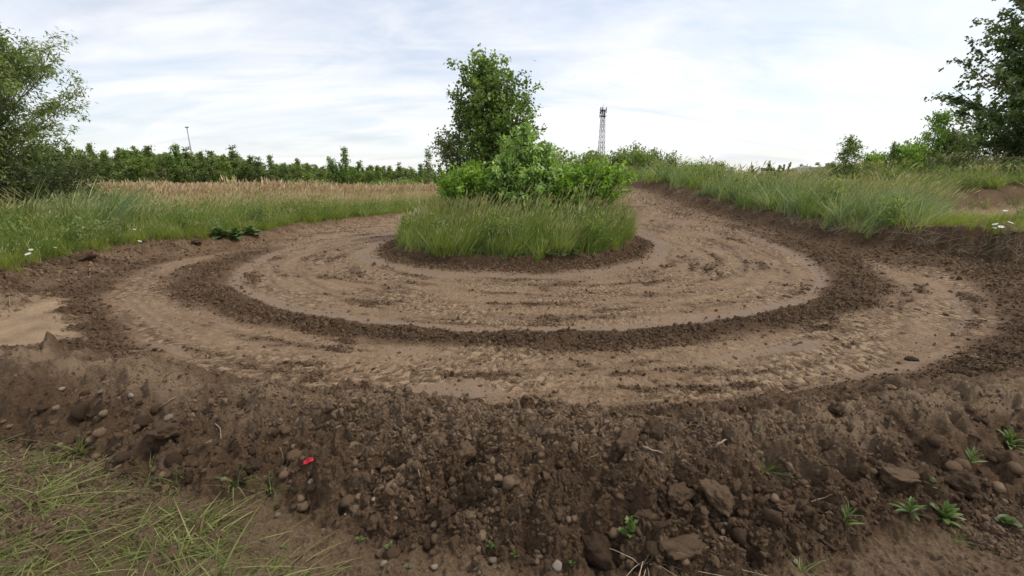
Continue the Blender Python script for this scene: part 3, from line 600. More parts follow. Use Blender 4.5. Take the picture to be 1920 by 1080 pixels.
    cl = r.random(m)[pick]; rn = np.repeat(np.clip(.62 * cl + .5 * r.random(nleaf) - .05, 0, 1), 4)
    crown = mesh_np(name + '_crown', V, np.arange(nleaf * 4).reshape(-1, 4), 4, leaf, rnd=rn)
    return wood.mesh(name + '_trunk', bark or BARK, smooth=True), crown
G_FORB = leaf_mat('forb_leaf', (0.110, 0.174, 0.038), (0.213, 0.290, 0.071), (0.335, 0.386, 0.142), .4, .5, True, .2, .8)
G_FORB2 = leaf_mat('forb_leaf_pale', (0.132, 0.182, 0.061), (0.231, 0.286, 0.110), (0.363, 0.396, 0.209), .4, .5, True, .2, .8)
G_STEM = flat_mat('forb_stem', (.12, .14, .05), .7)
def protos(nm, k, **kw): return proto_coll(nm, [tuft('%s_%d' % (nm, i), hash(nm) % 1 + 1000 + i * 7 + len(nm) * 31, **kw) for i in range(k)])
T_TALL = protos('tall_grass', 6, n=42, h=.85, spread=.19, lean=.27, width=.0155, mats=[G_GREEN, HEAD], heads=.10, head_len=.13, head_w=.009)
T_BLUE = protos('blue_grass', 6, n=38, h=.95, spread=.20, lean=.33, width=.019, mats=[G_BLUE, HEAD], heads=.14, curve=.45, splay=.3)
T_YEL = protos('bright_grass', 5, n=46, h=.62, spread=.17, lean=.16, width=.012, mats=[G_YEL, HEAD], heads=.05)
T_SEED = protos('seed_grass', 6, n=40, h=1.0, spread=.22, lean=.30, width=.012, mats=[G_GREEN, HEAD], heads=.42, head_len=.17, head_w=.013)
T_LOW = protos('low_grass', 6, n=15, h=.135, spread=.07, lean=.42, width=.0092, mats=[G_LOW, HEAD], curve=1.5, splay=.75, seg=6, hvar=.65, fall=.22)
T_REED = protos('reed', 6, n=26, h=1.5, spread=.34, lean=.10, width=.022, mats=[REED, REEDH], heads=.5, head_len=.24, head_w=.034, splay=.09, hvar=.25, curve=.4)
T_REEDG = protos('green_reed', 4, n=24, h=1.25, spread=.2, lean=.42, width=.026, mats=[G_BLUE, HEAD], curve=.5, splay=.16)

def field(name, label, cat, x0, x1, y0, y1, dens, mask, scale, coll, k, seed, rz=70, zvar=.3, lod=None):
    r = np.random.default_rng(seed); n = int((x1 - x0) * (y1 - y0) * dens)
    x = r.uniform(x0, x1, n); y = r.uniform(y0, y1, n)
    m = mask(x, y)
    keep = r.random(n) < m
    if lod is not None: keep &= r.random(n) < lod(np.hypot(x, y))
    px, _ = to_px(x, y, 1.0); keep &= (px > -260) & (px < 2180) & (y > .3)
    x, y = x[keep], y[keep]
    s = scale(x, y) * (1 + zvar * r.normal(size=len(x))).clip(.5, 1.6)
    rot = np.c_[r.normal(0, .06, len(x)), r.normal(0, .06, len(x)), R(rz) * r.normal(0, 1, len(x))]
    sxy = 1.0 if lod is None else np.clip(1 / np.sqrt(lod(np.hypot(x, y))), 1, 2.2)
    s3 = np.c_[s * sxy, s * sxy, s]
    P = np.c_[x, y, gz(x, y)]
    return scatter(name, label, cat, P, rot, s3, r.integers(0, k, len(x)), coll)
def fl(nm): return lambda x, y: gz(x, y, nm)
far = lambda r: np.clip(14.0 / r, .12, 1) ** 1.3

# left bank
def m_left(x, y):
    d = fl('dl')(x, y); return ss(-.05, .18, d) * (x < 2) * np.maximum(1 - ss(17, 20, -x * .25 + y), ss(3.6, 2.6, d + .5 * noise(x * .6, y * .6, 81))) * (y < 34)
field('bank_grass', 'long green grass leaning in the wind on the left bank', 'grass', -24, -1, 2.5, 34, 26, m_left,
      lambda x, y: .48 + .28 * ss(.1, 1.5, gz(x, y, 'dl')) + .12 * noise(x * .5, y * .5, 5), T_TALL, 6, 11, lod=lambda r: np.clip(11 / r, .15, 1) ** 1.2)
field('bank_fringe_grass', 'short bright grass along the edge of the left bank', 'grass', -14, -3, 2.5, 26, 26, lambda x, y: ss(-.16, .0, gz(x, y, 'dl')) * ss(.9, .3, gz(x, y, 'dl')) * (x < -3),
      lambda x, y: .42 + 0 * x, T_YEL, 5, 12, zvar=.3)
field('bank_seed_grass', 'pale seed heads standing above the left bank grass', 'grass', -24, -5, 4, 26, 5, lambda x, y: ss(.6, 1.6, gz(x, y, 'dl')) * ss(-.1, .3, noise(x * .3, y * .3, 8)), lambda x, y: .66 + 0 * x, T_SEED, 6, 13, lod=lambda r: np.clip(11 / r, .2, 1))
# tan reeds
def reed_front(x): return 19.0 + .45 * (x + 14) * (x > -14) * 0.9 - .15 * np.clip(-14 - x, 0, 30)
field('reed_field', 'field of dry tan reeds with brown plumes behind the left bank', 'reeds', -62, -2, 16, 56, 4.2, lambda x, y: ss(-.6, .8, y - reed_front(x) + 1.2 * noise(x * .4, y * .4, 9)) * ss(2.2, 3.0, gz(x, y, 'dl')),
      lambda x, y: .80 + .05 * noise(x * .3, y * .3, 6), T_REED, 6, 14, zvar=.08, lod=lambda r: np.clip(24 / r, .25, 1))
field('green_reeds', 'tall green reed blades rising from the left bank in front of the tan reeds', 'reeds', -14, -9.5, 9.5, 13.5, 9, lambda x, y: ss(.5, 1.2, gz(x, y, 'dl')) * ss(1.6, .9, np.hypot(x + 10.9, y - 11.2)), lambda x, y: .95 + 0 * x, T_REEDG, 4, 15)
# island
def m_isl(x, y): return ss(3.20, 2.95, gz(x, y, 'ri') + .12 * noise(x * 3, y * 3, 77))
field('island_grass', 'tall green grass ringing the island in the middle of the track', 'grass', -4, 4, 8.4, 20, 48, m_isl, lambda x, y: .60 + .22 * ss(3.2, 2.2, gz(x, y, 'ri')) + .10 * noise(x * 1.1, y * 1.1, 4), T_TALL, 6, 16, rz=50)
field('island_seed_grass', 'pale seed heads above the island grass', 'grass', -4, 4, 9, 20, 8, lambda x, y: ss(2.9, 2.4, gz(x, y, 'ri')) * ss(-.25, .3, noise(x * .6, y * .6, 14) - .10 * x), lambda x, y: .58 + 0 * x, T_SEED, 6, 17)
field('island_bright_grass', 'bright low grass at the front of the island', 'grass', -3.4, 3.4, 8.6, 13, 26, lambda x, y: ss(3.25, 3.0, gz(x, y, 'ri')) * ss(.0, .3, noise(x * .9, y * .9, 15) + .25), lambda x, y: .72 + 0 * x, T_YEL, 5, 18)
# right bank
def m_right(x, y): return ss(.35, .75, gz(x, y, 'dr') - .25 * gz(x, y, 'cut')) * (1 - gz(x, y, 'sand2')) * (1 - gz(x, y, 'bank2')) * (x > 2)
def lowzone(x, y): return np.maximum(ss(.62, .75, gz(x, y, 'pr')) * ss(4.6, 2.6, gz(x, y, 'dr')), ss(.84, .98, x / np.maximum(y, .1)) * (1 - ss(20.5, 21.5, y)))          # short turf near the cut bank
field('blue_green_grass', 'tall blue green grass combed by the wind on the right bank', 'grass', 5, 34, 5, 34, 14, lambda x, y: m_right(x, y) * (1 - lowzone(x, y)) * np.clip(.25 + ss(6, 2.5, np.hypot(x - 9.5, y - 13)), 0, 1), lambda x, y: .78 + .12 * noise(x * .5, y * .5, 3), T_BLUE, 6, 19, lod=lambda r: np.clip(13 / r, .2, 1) ** 1.2)
field('right_bank_grass', 'green grass covering the right bank up to the hill', 'grass', 3, 46, 5, 44, 12, lambda x, y: m_right(x, y) * (1 - .9 * lowzone(x, y)) * ss(-.5, .2, noise(x * .35, y * .35, 31) + .25), lambda x, y: .72 + .12 * noise(x * .5, y * .5, 3), T_TALL, 6, 20, lod=lambda r: np.clip(13 / r, .15, 1) ** 1.2)
field('right_seed_grass', 'tan seed heads waving above the right bank grass', 'grass', 5, 46, 8, 44, 6, lambda x, y: m_right(x, y) * (1 - lowzone(x, y)) * ss(1.6, 3.5, gz(x, y, 'dr')) * ss(-.4, .2, noise(x * .3, y * .3, 33) + .1), lambda x, y: .66 + .16 * ss(.65, 1.0, x / np.maximum(y, .1)), T_SEED, 6, 21, lod=lambda r: np.clip(15 / r, .2, 1))
field('right_bright_grass', 'short yellow green turf on top of the cut bank at the right', 'grass', 6, 34, 4, 21, 24, lambda x, y: ss(.55, .75, gz(x, y, 'dr')) * (1 - gz(x, y, 'sand2')) * np.clip(lowzone(x, y) + .25 * ss(.45, .6, gz(x, y, 'pr')), 0, 1), lambda x, y: .34 + .46 * ss(.98, .80, x / np.maximum(y, .1)), T_YEL, 5, 22, lod=lambda r: np.clip(12 / r, .2, 1))
# leafy weeds mixed into the grass
FORB = proto_coll('forb', [make_tree('forb%d' % i, 950 + i, .8, pf([0, .5, 1], [.16, .2, .08]), 14, 3, 170, .085, .038, .008, stems=((0, 0, .08, 0, 1), (.08, .03, .16, .05, .85), (-.07, .05, -.02, .08, .9)), base=.08, el=(62, 35), off=.03, leaf=(G_FORB, G_FORB2)[i % 2], bark=G_STEM)[1] for i in range(5)])
field('island_weeds', 'leafy weeds mixed into the island grass', 'weeds', -4, 4, 8.4, 19, 16, lambda x, y: m_isl(x, y) * ss(-.1, .25, noise(x * 1.2, y * 1.2, 78)), lambda x, y: .72 + 0 * x, FORB, 5, 24)
field('left_bank_weeds', 'leafy weeds among the grass of the left bank', 'weeds', -18, -4, 3, 24, 5, lambda x, y: m_left(x, y) * ss(.05, .35, noise(x * .7, y * .7, 79)), lambda x, y: .75 + 0 * x, FORB, 5, 25)
field('right_bank_weeds', 'leafy weeds among the grass of the right bank', 'weeds', 4, 30, 6, 30, 7, lambda x, y: m_right(x, y) * (1 - lowzone(x, y)) * ss(.05, .4, noise(x * .6, y * .6, 80)), lambda x, y: .9 + 0 * x, FORB, 5, 26)
# sparse matted grass by the camera
def m_near(x, y):
    px, py = to_px(x, y, 0.0); g = ss(.30, .8, .42 + noise(x * 2.1, y * 2.1, 44) * 1.0 + (520 - px) / 700 * .8 + (py - 940) / 500)
    g = g * ss(620, 420, px + .6 * (1000 - py)) 
    return np.clip(g, 0, 1) * ss(.10, -.05, gz(x, y, 'ft')) * (gz(x, y, 'db') < 0)
field('matted_grass', 'sparse matted yellow green grass on the ground at the lower left', 'grass', -6, 2, .6, 4, 220, m_near, lambda x, y: .85 + 0 * x, T_LOW, 6, 23, rz=60, zvar=.35)

# ------------------------------------------------------------------ trees and shrubs
L_POP = leaf_mat('leaf_poplar', (0.095, 0.169, 0.033), (0.201, 0.297, 0.061), (0.382, 0.476, 0.153), .35, .42, False, .18, .9, .5)
L_LIGHT = leaf_mat('leaf_light', (0.112, 0.152, 0.045), (0.205, 0.244, 0.079), (0.356, 0.383, 0.185), .4, .45, False, .15, .9, .4)
L_PALE = leaf_mat('leaf_silver_willow', (0.187, 0.297, 0.069), (0.353, 0.500, 0.146), (0.637, 0.750, 0.369), .38, .4, False, .15, 1.2, .4)
L_LIME = leaf_mat('leaf_lime', (0.140, 0.246, 0.032), (0.266, 0.404, 0.059), (0.439, 0.586, 0.157), .45, .45, False, .2, 1.2, .4)
L_WILL = leaf_mat('leaf_willow', (0.129, 0.178, 0.048), (0.249, 0.309, 0.100), (0.451, 0.496, 0.240), .38, .45, False, .15, .5, .4)
L_DARK = leaf_mat('leaf_dark', (0.043, 0.062, 0.018), (0.090, 0.119, 0.035), (0.163, 0.188, 0.075), .3, .5, False, .15, .7, .3)
L_BELT = leaf_mat('leaf_birch', (0.131, 0.198, 0.046), (0.259, 0.335, 0.087), (0.435, 0.468, 0.168), .4, .5, False, .2, .12, .3)
L_BIG = leaf_mat('leaf_big_tree', (0.075, 0.120, 0.029), (0.166, 0.232, 0.062), (0.331, 0.373, 0.154), .3, .4, False, .15, .5, .5)

def plant_tree(name, meshes, loc, label, cat, group=None, rz=0.0, sc=1.0):
    e = empty(name, loc, rz); e.scale = (sc, sc, sc) if isinstance(sc, (int, float)) else sc
    add('trunk', meshes[0], e); add('crown', meshes[1], e); return meta(e, label, cat, group)
def foot(px, Y, dz=-.03):
    p = at_y(px, 340, Y); return Vector((p[0], Y, float(gz(p[0], Y)) + dz))

plant_tree('poplar_tree', make_tree('poplar', 5, 4.9, pf([0, .2, .5, .7, .9, 1], [1.0, 1.25, 1.4, 1.45, 1.15, .6]), 52, 8, 18500, .10, .09, .085, stems=((0, 0, -.1, 0, 1), (.22, .1, .55, 0, .80), (-.1, .1, -.35, .1, .97)), base=.08, el=(62, 30), off=.07, leaf=L_POP, twl=.40, wind=.05),
           foot(925, 14.6), 'tall dark green poplar rising from the middle of the grassy island', 'tree')
plant_tree('slender_tree', make_tree('slender', 6, 3.75, pf([0, .3, .7, 1], [.6, .8, .75, .25]), 34, 6, 7800, .08, .065, .045, stems=((0, 0, -.25, 0, 1), (.15, .1, .2, 0, .93), (-.2, 0, -.55, 0, .72)), base=.10, el=(60, 30), off=.07, leaf=L_LIGHT, bark=BARKP, twl=.45, wind=.0),
           foot(868, 15.0), 'slender light green tree with pale stems left of the island poplar', 'tree')
plant_tree('willow_shrub', make_tree('pale_willow', 7, 2.75, pf([0, .3, .6, .85, 1], [.85, 1.0, .75, .45, .15]), 44, 7, 11000, .145, .060, .035, stems=((0, 0, .12, 0, 1), (.25, 0, .5, 0, .82), (-.2, 0, -.4, 0, .72)), base=.05, el=(62, 28), off=.06, leaf=L_PALE, twl=.42, wind=.15),
           foot(975, 12.6), 'pale silvery green willow shrub in front of the island poplar', 'shrub')
plant_tree('lime_shrub', make_tree('lime_a', 8, 1.85, pf([0, .4, .8, 1], [.9, 1.0, .75, .35]), 36, 7, 7500, .12, .068, .03, stems=((0, 0, -.1, 0, 1), (.3, 0, .4, 0, .9), (-.3, 0, -.5, 0, .8)), base=.05, el=(60, 25), off=.06, leaf=L_LIME, twl=.42),
           foot(890, 12.9), 'lime green shrub at the left foot of the island poplar', 'shrub')
plant_tree('lime_shrub', make_tree('lime_b', 9, 1.80, pf([0, .4, .8, 1], [1.0, 1.1, .95, .45]), 46, 7, 10500, .125, .070, .03, stems=((0, 0, .1, 0, 1), (.5, 0, .75, 0, 1.0), (-.35, 0, -.3, 0, .95)), base=.05, el=(60, 22), off=.06, leaf=L_LIME, twl=.42),
           foot(1055, 12.7), 'broad lime green shrub at the right end of the island', 'shrub')
plant_tree('dark_shrub', make_tree('dark_a', 10, 1.25, pf([0, .4, .8, 1], [1.1, 1.1, .8, .4]), 40, 6, 5200, .085, .05, .03, stems=((-.5, 0, -.6, 0, 1), (.5, 0, .7, 0, 1.0), (0, 0, 0, 0, .95)), base=.05, el=(55, 20), off=.08, leaf=L_POP, twl=.42),
           foot(985, 13.4), 'dark leafy undergrowth between the island shrubs', 'shrub')
# left willow and its thicket
plant_tree('willow_tree', make_tree('left_willow', 21, 5.85, pf([0, .25, .6, .85, 1], [1.6, 2.2, 2.6, 1.6, .6]), 40, 9, 46000, .14, .040, .10, stems=((0, 0, -.6, 0, 1), (.15, 0, 2.0, .2, .88), (.1, .3, 1.2, .5, .94), (-.2, 0, -1.5, 0, .9)), base=.14, el=(58, 22), off=.10, leaf=L_WILL, twl=.42, wind=.12, droop=.05),
           foot(-78, 13.5), 'large feathery willow tree at the left edge of the picture', 'tree')
plant_tree('dark_thicket', make_tree('left_thicket', 22, 2.5, pf([0, .4, .8, 1], [1.9, 1.9, 1.3, .6]), 56, 7, 13000, .10, .05, .05, stems=((0, 0, 0, 0, 1), (.9, 0, 1.0, 0, .85), (-1.0, 0, -1.2, 0, 1.0)), base=.04, el=(55, 15), off=.10, leaf=L_DARK, twl=.42),
           foot(-5, 13.9), 'dark tangled thicket under the left willow', 'shrub')
plant_tree('hedge_shrub', make_tree('left_hedge', 23, 1.75, pf([0, .4, .8, 1], [1.2, 1.2, .8, .4]), 40, 6, 6500, .09, .05, .04, stems=((0, 0, 0, 0, 1), (.6, 0, .9, 0, .8)), base=.04, el=(55, 18), off=.10, leaf=L_WILL, twl=.42),
           foot(88, 17.0), 'olive green shrub between the left willow and the tan reeds', 'shrub')

# tree belt behind the reeds: a row of young trees, each its own, over a mass of wood behind
belt = [make_tree('belt%d' % i, 60 + i, 5.0, pf([0, .3, .7, 1], [1.1, 1.1, .7, .25] if i % 2 else [.9, .95, .55, .2]), 30, 7, 6500, .17, .115, .06, base=.04, el=(66, 30), off=.11, leaf=(L_BELT, L_LIGHT, L_BELT, L_POP, L_WILL)[i], bark=BARKP if i == 1 else BARK, twl=.5, wind=.05,
                  stems=((0, 0, .1, 0, 1), (.6, 0, .8 + .1 * i, 0, .84 - .04 * i), (-.5, .2, -.8, 0, .62 + .06 * i))) for i in range(5)]
ORD = 'first second third fourth fifth sixth seventh eighth ninth tenth eleventh twelfth thirteenth fourteenth fifteenth sixteenth seventeenth eighteenth nineteenth twentieth'.split()
ORD += ['twenty-' + w for w in ORD[:9]] + ['thirtieth'] + ['thirty-' + w for w in ORD[:9]]
tops = [(88, 290), (112, 282), (136, 284), (160, 280), (182, 290), (205, 286), (228, 292), (250, 290), (268, 280), (290, 292), (312, 294), (338, 292), (356, 278), (384, 300), (400, 292), (420, 296), (442, 292), (466, 304), (492, 316), (516, 292), (540, 326), (566, 306), (584, 312),
        (606, 336), (624, 310), (645, 298), (664, 312), (690, 330), (710, 318), (728, 318), (748, 322), (768, 318), (786, 328)]
for i, (px, py) in enumerate(tops):
    Y = 56 + 5 * ((i * 7) % 5) / 4; p = foot(px, Y, -.1); top = at_y(px, py - 8 + 11 * math.sin(i * 2.7), Y)[2]; h = top - p.z
    r = np.random.default_rng(500 + i); k = int(r.integers(0, 5)); sw = float(r.uniform(1.0, 1.45)) * (h / 5.0) ** .6
    kind = 'tall' if py < 285 else 'low' if py > 318 else 'young'
    plant_tree('young_tree', belt[k], p, '%s green tree, %s from the left in the row behind the reeds' % (kind, ORD[i]), 'tree', 'row of young trees behind the reed field', float(r.uniform(0, 6.28)), (sw, sw, h / 5.0))
bush = [make_tree('bush%d' % i, 80 + i, 1.6, pf([0, .4, .8, 1], [1.1, 1.1, .9, .5]), 34, 6, 2600, .16, .10, .04, base=.04, el=(55, 12), off=.12, leaf=(L_BELT, L_WILL, L_LIME)[i], twl=.42, stems=((-.4, 0, -.6, 0, 1), (.4, 0, .6, 0, .95))) for i in range(3)]
for i, (px, py) in enumerate(((575, 338), (608, 343), (715, 343), (735, 338), (770, 341), (470, 345), (380, 346))):
    Y = 52.0; p = foot(px, Y, -.1); h = at_y(px, py, Y)[2] - p.z
    plant_tree('low_bush', bush[i % 2], p, 'low rounded bush, %s from the left along the back edge of the reeds' % ORD[sorted((575, 608, 715, 735, 770, 470, 380)).index(px)], 'bush', 'low bushes behind the reeds', i * 1.3, (1.5, 1.5, h / 1.6))
r = np.random.default_rng(99); n = 300; bx = r.uniform(-76, -4, n); by = r.uniform(63, 84, n)
hs = np.interp(960 + F_PX * bx / by, [60, 250, 450, 520, 800], [1.30, 1.22, 1.15, .92, .80]) * (by / 60) ** .5 * r.uniform(.75, 1.0, n)
scatter('distant_wood', 'dense green wood behind the row of young trees', 'wood', np.c_[bx, by, gz(bx, by) - .2], np.c_[np.zeros(n), np.zeros(n), r.uniform(0, 6.28, n)], np.c_[hs * 1.15, hs * 1.15, hs * .95], r.integers(0, 5, n), proto_coll('wood_crown', [b[1] for b in belt]))
plant_tree('thin_sapling', make_tree('thin', 31, 4.6, pf([0, .5, 1], [.6, .55, .2]), 18, 5, 700, .17, .12, .05, base=.12, el=(60, 30), off=.14, leaf=L_LIGHT, bark=BARKP), foot(803, 40), 'thin see-through sapling just left of the island', 'tree')

# right hand hill
for i, (px, py, Y, k, w) in enumerate(((1070, 286, 30, 1, 1.25), (1105, 290, 33, 0, 1.2), (1140, 285, 33, 1, 1.2), (1178, 284, 32, 0, 1.0), (1205, 278, 33, 1, .9), (1240, 292, 31, 1, .8), (1275, 306, 36, 0, .9), (1320, 303, 42, 0, 1.1))):
    p = foot(px, Y, -.1); h = at_y(px, py, Y)[2] - p.z
    plant_tree('hill_bush', bush[k], p, 'green bush on the hill below the lattice mast, %s from the left' % ORD[i], 'bush', 'bushes along the hill top', i * 1.7, (w, w, h / 1.6))
rs = make_tree('sap_r', 33, 2.6, pf([0, .4, .8, 1], [.9, .9, .55, .15]), 30, 6, 2600, .12, .07, .04, base=.05, el=(58, 22), off=.1, leaf=L_WILL)
rs2 = make_tree('sap_s', 34, 3.0, pf([0, .4, .8, 1], [1.1, 1.1, .7, .15]), 34, 6, 3600, .14, .075, .05, base=.05, el=(50, 18), off=.1, leaf=L_LIME)
for nm, ms, px, py, Y, lab, w in (('olive_sapling', rs, 1580, 258, 26, 'olive green sapling standing alone on the right skyline', 1.15), ('round_bush', bush[2], 1634, 286, 27, 'small rounded bush beside the lone right sapling', .55), ('thin_sapling', rs, 1662, 268, 27, 'thin spindly sapling between the round bush and the bright sapling', .4),
                                  ('bright_sapling', rs2, 1733, 212, 28, 'bright green sapling at the foot of the big right tree', .95), ('bright_bush', bush[2], 1695, 268, 27, 'bright green bush left of the bright sapling', .8), ('green_bush', bush[1], 1785, 250, 28, 'deep green bush under the big right tree', 1.0)):
    p = foot(px, Y, -.1); h = at_y(px, py, Y)[2] - p.z; H0 = 2.6 if ms is rs else 3.0 if ms is rs2 else 1.6
    plant_tree(nm, ms, p, lab, 'tree' if 'sap' in nm else 'bush', None, 0.4, (w, w, h / H0))
plant_tree('big_tree', make_tree('big', 41, 15.5, pf([0, .15, .35, .7, .9, 1], [3.8, 5.0, 4.3, 3.5, 2.0, .6]), 64, 9, 48000, .20, .165, .26, stems=((0, 0, .3, 0, 1), (-.3, 0, -1.0, 0, .85), (.6, 0, 1.5, 0, .9)), base=.05, el=(52, 8), off=.11, leaf=L_BIG, bark=BARKP, twl=.36, wind=-.05),
           foot(1915, 29), 'big dark leafy tree filling the right edge of the picture', 'tree')
plant_tree('russet_shrub', make_tree('russet', 42, 3.4, pf([0, .4, .8, 1], [1.8, 1.8, 1.2, .5]), 44, 7, 6500, .15, .09, .06, base=.04, el=(55, 15), off=.14, leaf=L_DARK), foot(1905, 26.5), 'dark brownish shrub in front of the big right tree', 'shrub')
far_t = [(1338, 306, 110), (1440, 303, 120), (1475, 305, 120), (1500, 309, 115), (1530, 306, 90), (1405, 311, 120)]
for i, (px, py, Y) in enumerate(far_t):
    p = foot(px, Y, -.2); h = at_y(px, py, Y)[2] - p.z; w = 1.0 if i != 4 else 1.4
    plant_tree('distant_tree', belt[i % 5], p, 'small distant tree on the right skyline, %s from the left' % ORD[sorted(q[0] for q in far_t).index(px)], 'tree', 'distant trees on the skyline', i, (w, w, h / 5.0))

# ------------------------------------------------------------------ masts, tower, sheds, birds
def cell_tower(px_top, py_top, Y):
    p = foot(px_top - 2, Y); top = at_y(px_top, py_top, Y)[2]; H = top - p.z; e = empty('lattice_tower', p, .3)
    meta(e, 'red and white lattice mobile phone tower with panel antennas on the skyline', 'tower')
    w0, w1 = 1.75, .7; Hb = H * .93
    red = flat_mat('tower_red', (.33, .20, .18), .6); wht = flat_mat('tower_white', (.62, .62, .62), .6)
    cs = [(-1, -1), (1, -1), (1, 1), (-1, 1)]
    wz = lambda z: w0 + (w1 - w0) * z / Hb
    for c in cs: add('leg', MB().tube([(c[0] * wz(z), c[1] * wz(z), z) for z in (0, Hb / 2, Hb)], .13, 5).mesh('tower_leg', STEEL), e)
    nb = 14
    for k in range(nb):
        z0, z1 = Hb * k / nb, Hb * (k + 1) / nb; b = MB()
        for i in range(4):
            a, c = cs[i], cs[(i + 1) % 4]; A0 = (a[0] * wz(z0), a[1] * wz(z0), z0); A1 = (a[0] * wz(z1), a[1] * wz(z1), z1); C0 = (c[0] * wz(z0), c[1] * wz(z0), z0); C1 = (c[0] * wz(z1), c[1] * wz(z1), z1)
            b.tube([A0, C1], .075, 4); b.tube([C0, A1], .075, 4); b.tube([A1, C1], .075, 4)
        add('bracing', b.mesh('tower_bracing', red if (k // 2) % 2 else wht), e)
    for z in (Hb - 3.2, Hb - .4):
        add('platform', MB().box((0, 0, z), (2.6, 2.6, .16)).mesh('tower_platform', DSTEEL), e)
        add('railing', MB().tube([(-1.5, -1.5, z + .5), (1.5, -1.5, z + .5), (1.5, 1.5, z + .5), (-1.5, 1.5, z + .5), (-1.5, -1.49, z + .5)], .06, 4).mesh('tower_railing', DSTEEL), e)
    an = MB().box((0, 0, 0), (.42, .24, 2.9)).box((0, .2, .7), (.12, .2, .2)).box((0, .2, -.7), (.12, .2, .2)).mesh('panel_antenna', DSTEEL)
    for k in range(9):
        a = k * 2 * math.pi / 9; zz_ = Hb - .2 if k % 3 else Hb - 2.4
        o = add('antenna', an, e); o.location = (1.6 * math.sin(a), -1.6 * math.cos(a), zz_); o.rotation_euler = (0, 0, a)
    add('lightning_rod', MB().tube([(0, 0, Hb), (0, 0, H + .3)], .05, 4).mesh('lightning_rod', STEEL), e)
cell_tower(1127, 195, 240)
def light_mast(px, py, Y, label, lean=0.0, r0=.22):
    p = foot(px, Y); H = at_y(px, py, Y)[2] - p.z; e = empty('light_mast', p); e.rotation_euler = (0, lean, 0); meta(e, label, 'lamp post')
    add('pole', MB().tube([(0, 0, 0), (0, 0, H * .5), (0, 0, H)], [r0, r0 * .75, r0 * .5], 8).mesh('mast_pole', STEEL), e)
    add('crossarm', MB().box((0, 0, H), (r0 * 3.4, r0 * .5, r0 * .4)).box((0, 0, H), (r0 * .5, r0 * 3.4, r0 * .4)).mesh('mast_crossarm', STEEL), e)
    lm = MB().box((0, 0, 0), (r0 * .9, r0 * .8, r0 * .6)).box((0, 0, r0 * .6), (r0 * .5, r0 * .5, r0 * .5)).mesh('mast_lamp', DSTEEL)
    for dx, dy in ((1, 0), (-1, 0), (0, 1), (0, -1)): o = add('lamp_head', lm, e); o.location = (dx * r0 * 1.6, dy * r0 * 1.6, H - r0 * .6)
light_mast(369, 238, 100, 'tall grey floodlight mast above the trees at the left', -.02, .18)
light_mast(802, 279, 150, 'distant thin floodlight mast just left of the island poplar', 0, .24)
def shed(name, px, py, Y, w, d, label, wall_m, roof_m, pitch=.35):
    p = foot(px, Y); H = at_y(px, py, Y)[2] - p.z; e = empty(name, p); meta(e, label, 'building')
    add('wall', MB().box((0, 0, (H - pitch) / 2), (w, d, H - pitch)).mesh(name + '_wall', wall_m), e)
    V = [(-w / 2 - .2, -d / 2 - .2, H - pitch + .003), (w / 2 + .2, -d / 2 - .2, H - pitch + .003), (w / 2 + .2, d / 2 + .2, H - pitch + .003), (-w / 2 - .2, d / 2 + .2, H - pitch + .003), (-w / 2 - .2, 0, H), (w / 2 + .2, 0, H)]
    add('roof', MB().raw(V, [(0, 1, 5, 4), (2, 3, 4, 5), (3, 2, 1, 0)]).raw([V[0], V[4], V[3], V[1], V[2], V[5]], [(0, 1, 2), (3, 4, 5)]).mesh(name + '_roof', roof_m), e)
    add('door', MB().box((0, -d / 2 - .02, 1.0), (1.0, .06, 2.0)).mesh(name + '_door', DSTEEL), e)
TEAL = flat_mat('teal_paint', (.03, .33, .36), .5); BLUEW = flat_mat('blue_cladding', (.10, .17, .30), .6); WHT = flat_mat('white_sheet', (.8, .8, .8), .5, 0, .05)
shed('teal_shed', 553, 321, 92, 4.6, 4, 'teal roofed shed showing between the young trees', BLUEW, TEAL, .7)
shed('white_shed', 1528, 310, 50, 2.6, 4, 'low white roof just showing above the right bank grass', WHT, WHT, .3)
gp = foot(1462, 34); ge = empty('post_frame', gp); meta(ge, 'pair of dark posts joined by rails sticking out of the right bank grass', 'posts')
gh = at_y(1462, 308, 34)[2] - gp.z
for dx, hh in ((-.17, gh * .97), (.17, gh)): add('post', MB().box((dx, 0, hh / 2), (.10, .10, hh)).mesh('post', DSTEEL), ge)
for zz_ in (gh - .28, gh - .62): add('rail', MB().box((0, .07, zz_), (.5, .04, .09)).mesh('rail', DSTEEL), ge)
bf_m = flat_mat('dark_board', (.03, .03, .034), .7)
bp = foot(1437, 33); bh = at_y(1437, 315, 33)[2] - bp.z; be = empty('low_barrier', bp); meta(be, 'low dark board barrier left of the paired posts', 'barrier')
add('board', MB().box((0, 0, bh - .1), (1.0, .06, .2)).mesh('barrier_board', bf_m), be)
for dx in (-.4, .4): add('post', MB().box((dx, .06, bh / 2), (.07, .06, bh)).mesh('barrier_post', bf_m), be)
FEATHER = flat_mat('dark_feather', (.03, .03, .032), .7)
for px, py, Y, lab in ((601, 293, 60, 'tiny dark bird in the sky above the tree row'), (1003, 114, 55, 'tiny dark bird in the sky right of the poplar top')):
    V = [(0, .14, 0), (0, -.16, 0), (.035, 0, .01), (-.035, 0, .01), (0, 0, -.035), (0, 0, .035), (.26, .02, .09), (-.26, .02, .09), (.12, .06, .05), (-.12, .06, .05), (.12, -.05, .04), (-.12, -.05, .04)]
    Fb = [(0, 2, 5), (0, 5, 3), (0, 4, 2), (0, 3, 4), (1, 5, 2), (1, 3, 5), (1, 2, 4), (1, 4, 3), (2, 8, 10), (8, 6, 10), (3, 11, 9), (9, 11, 7)]
    q = at_y(px, py, Y); meta(add('bird', MB().raw(V, Fb).mesh('bird', FEATHER), None, q), lab, 'bird').rotation_euler = (0, 0, .6)

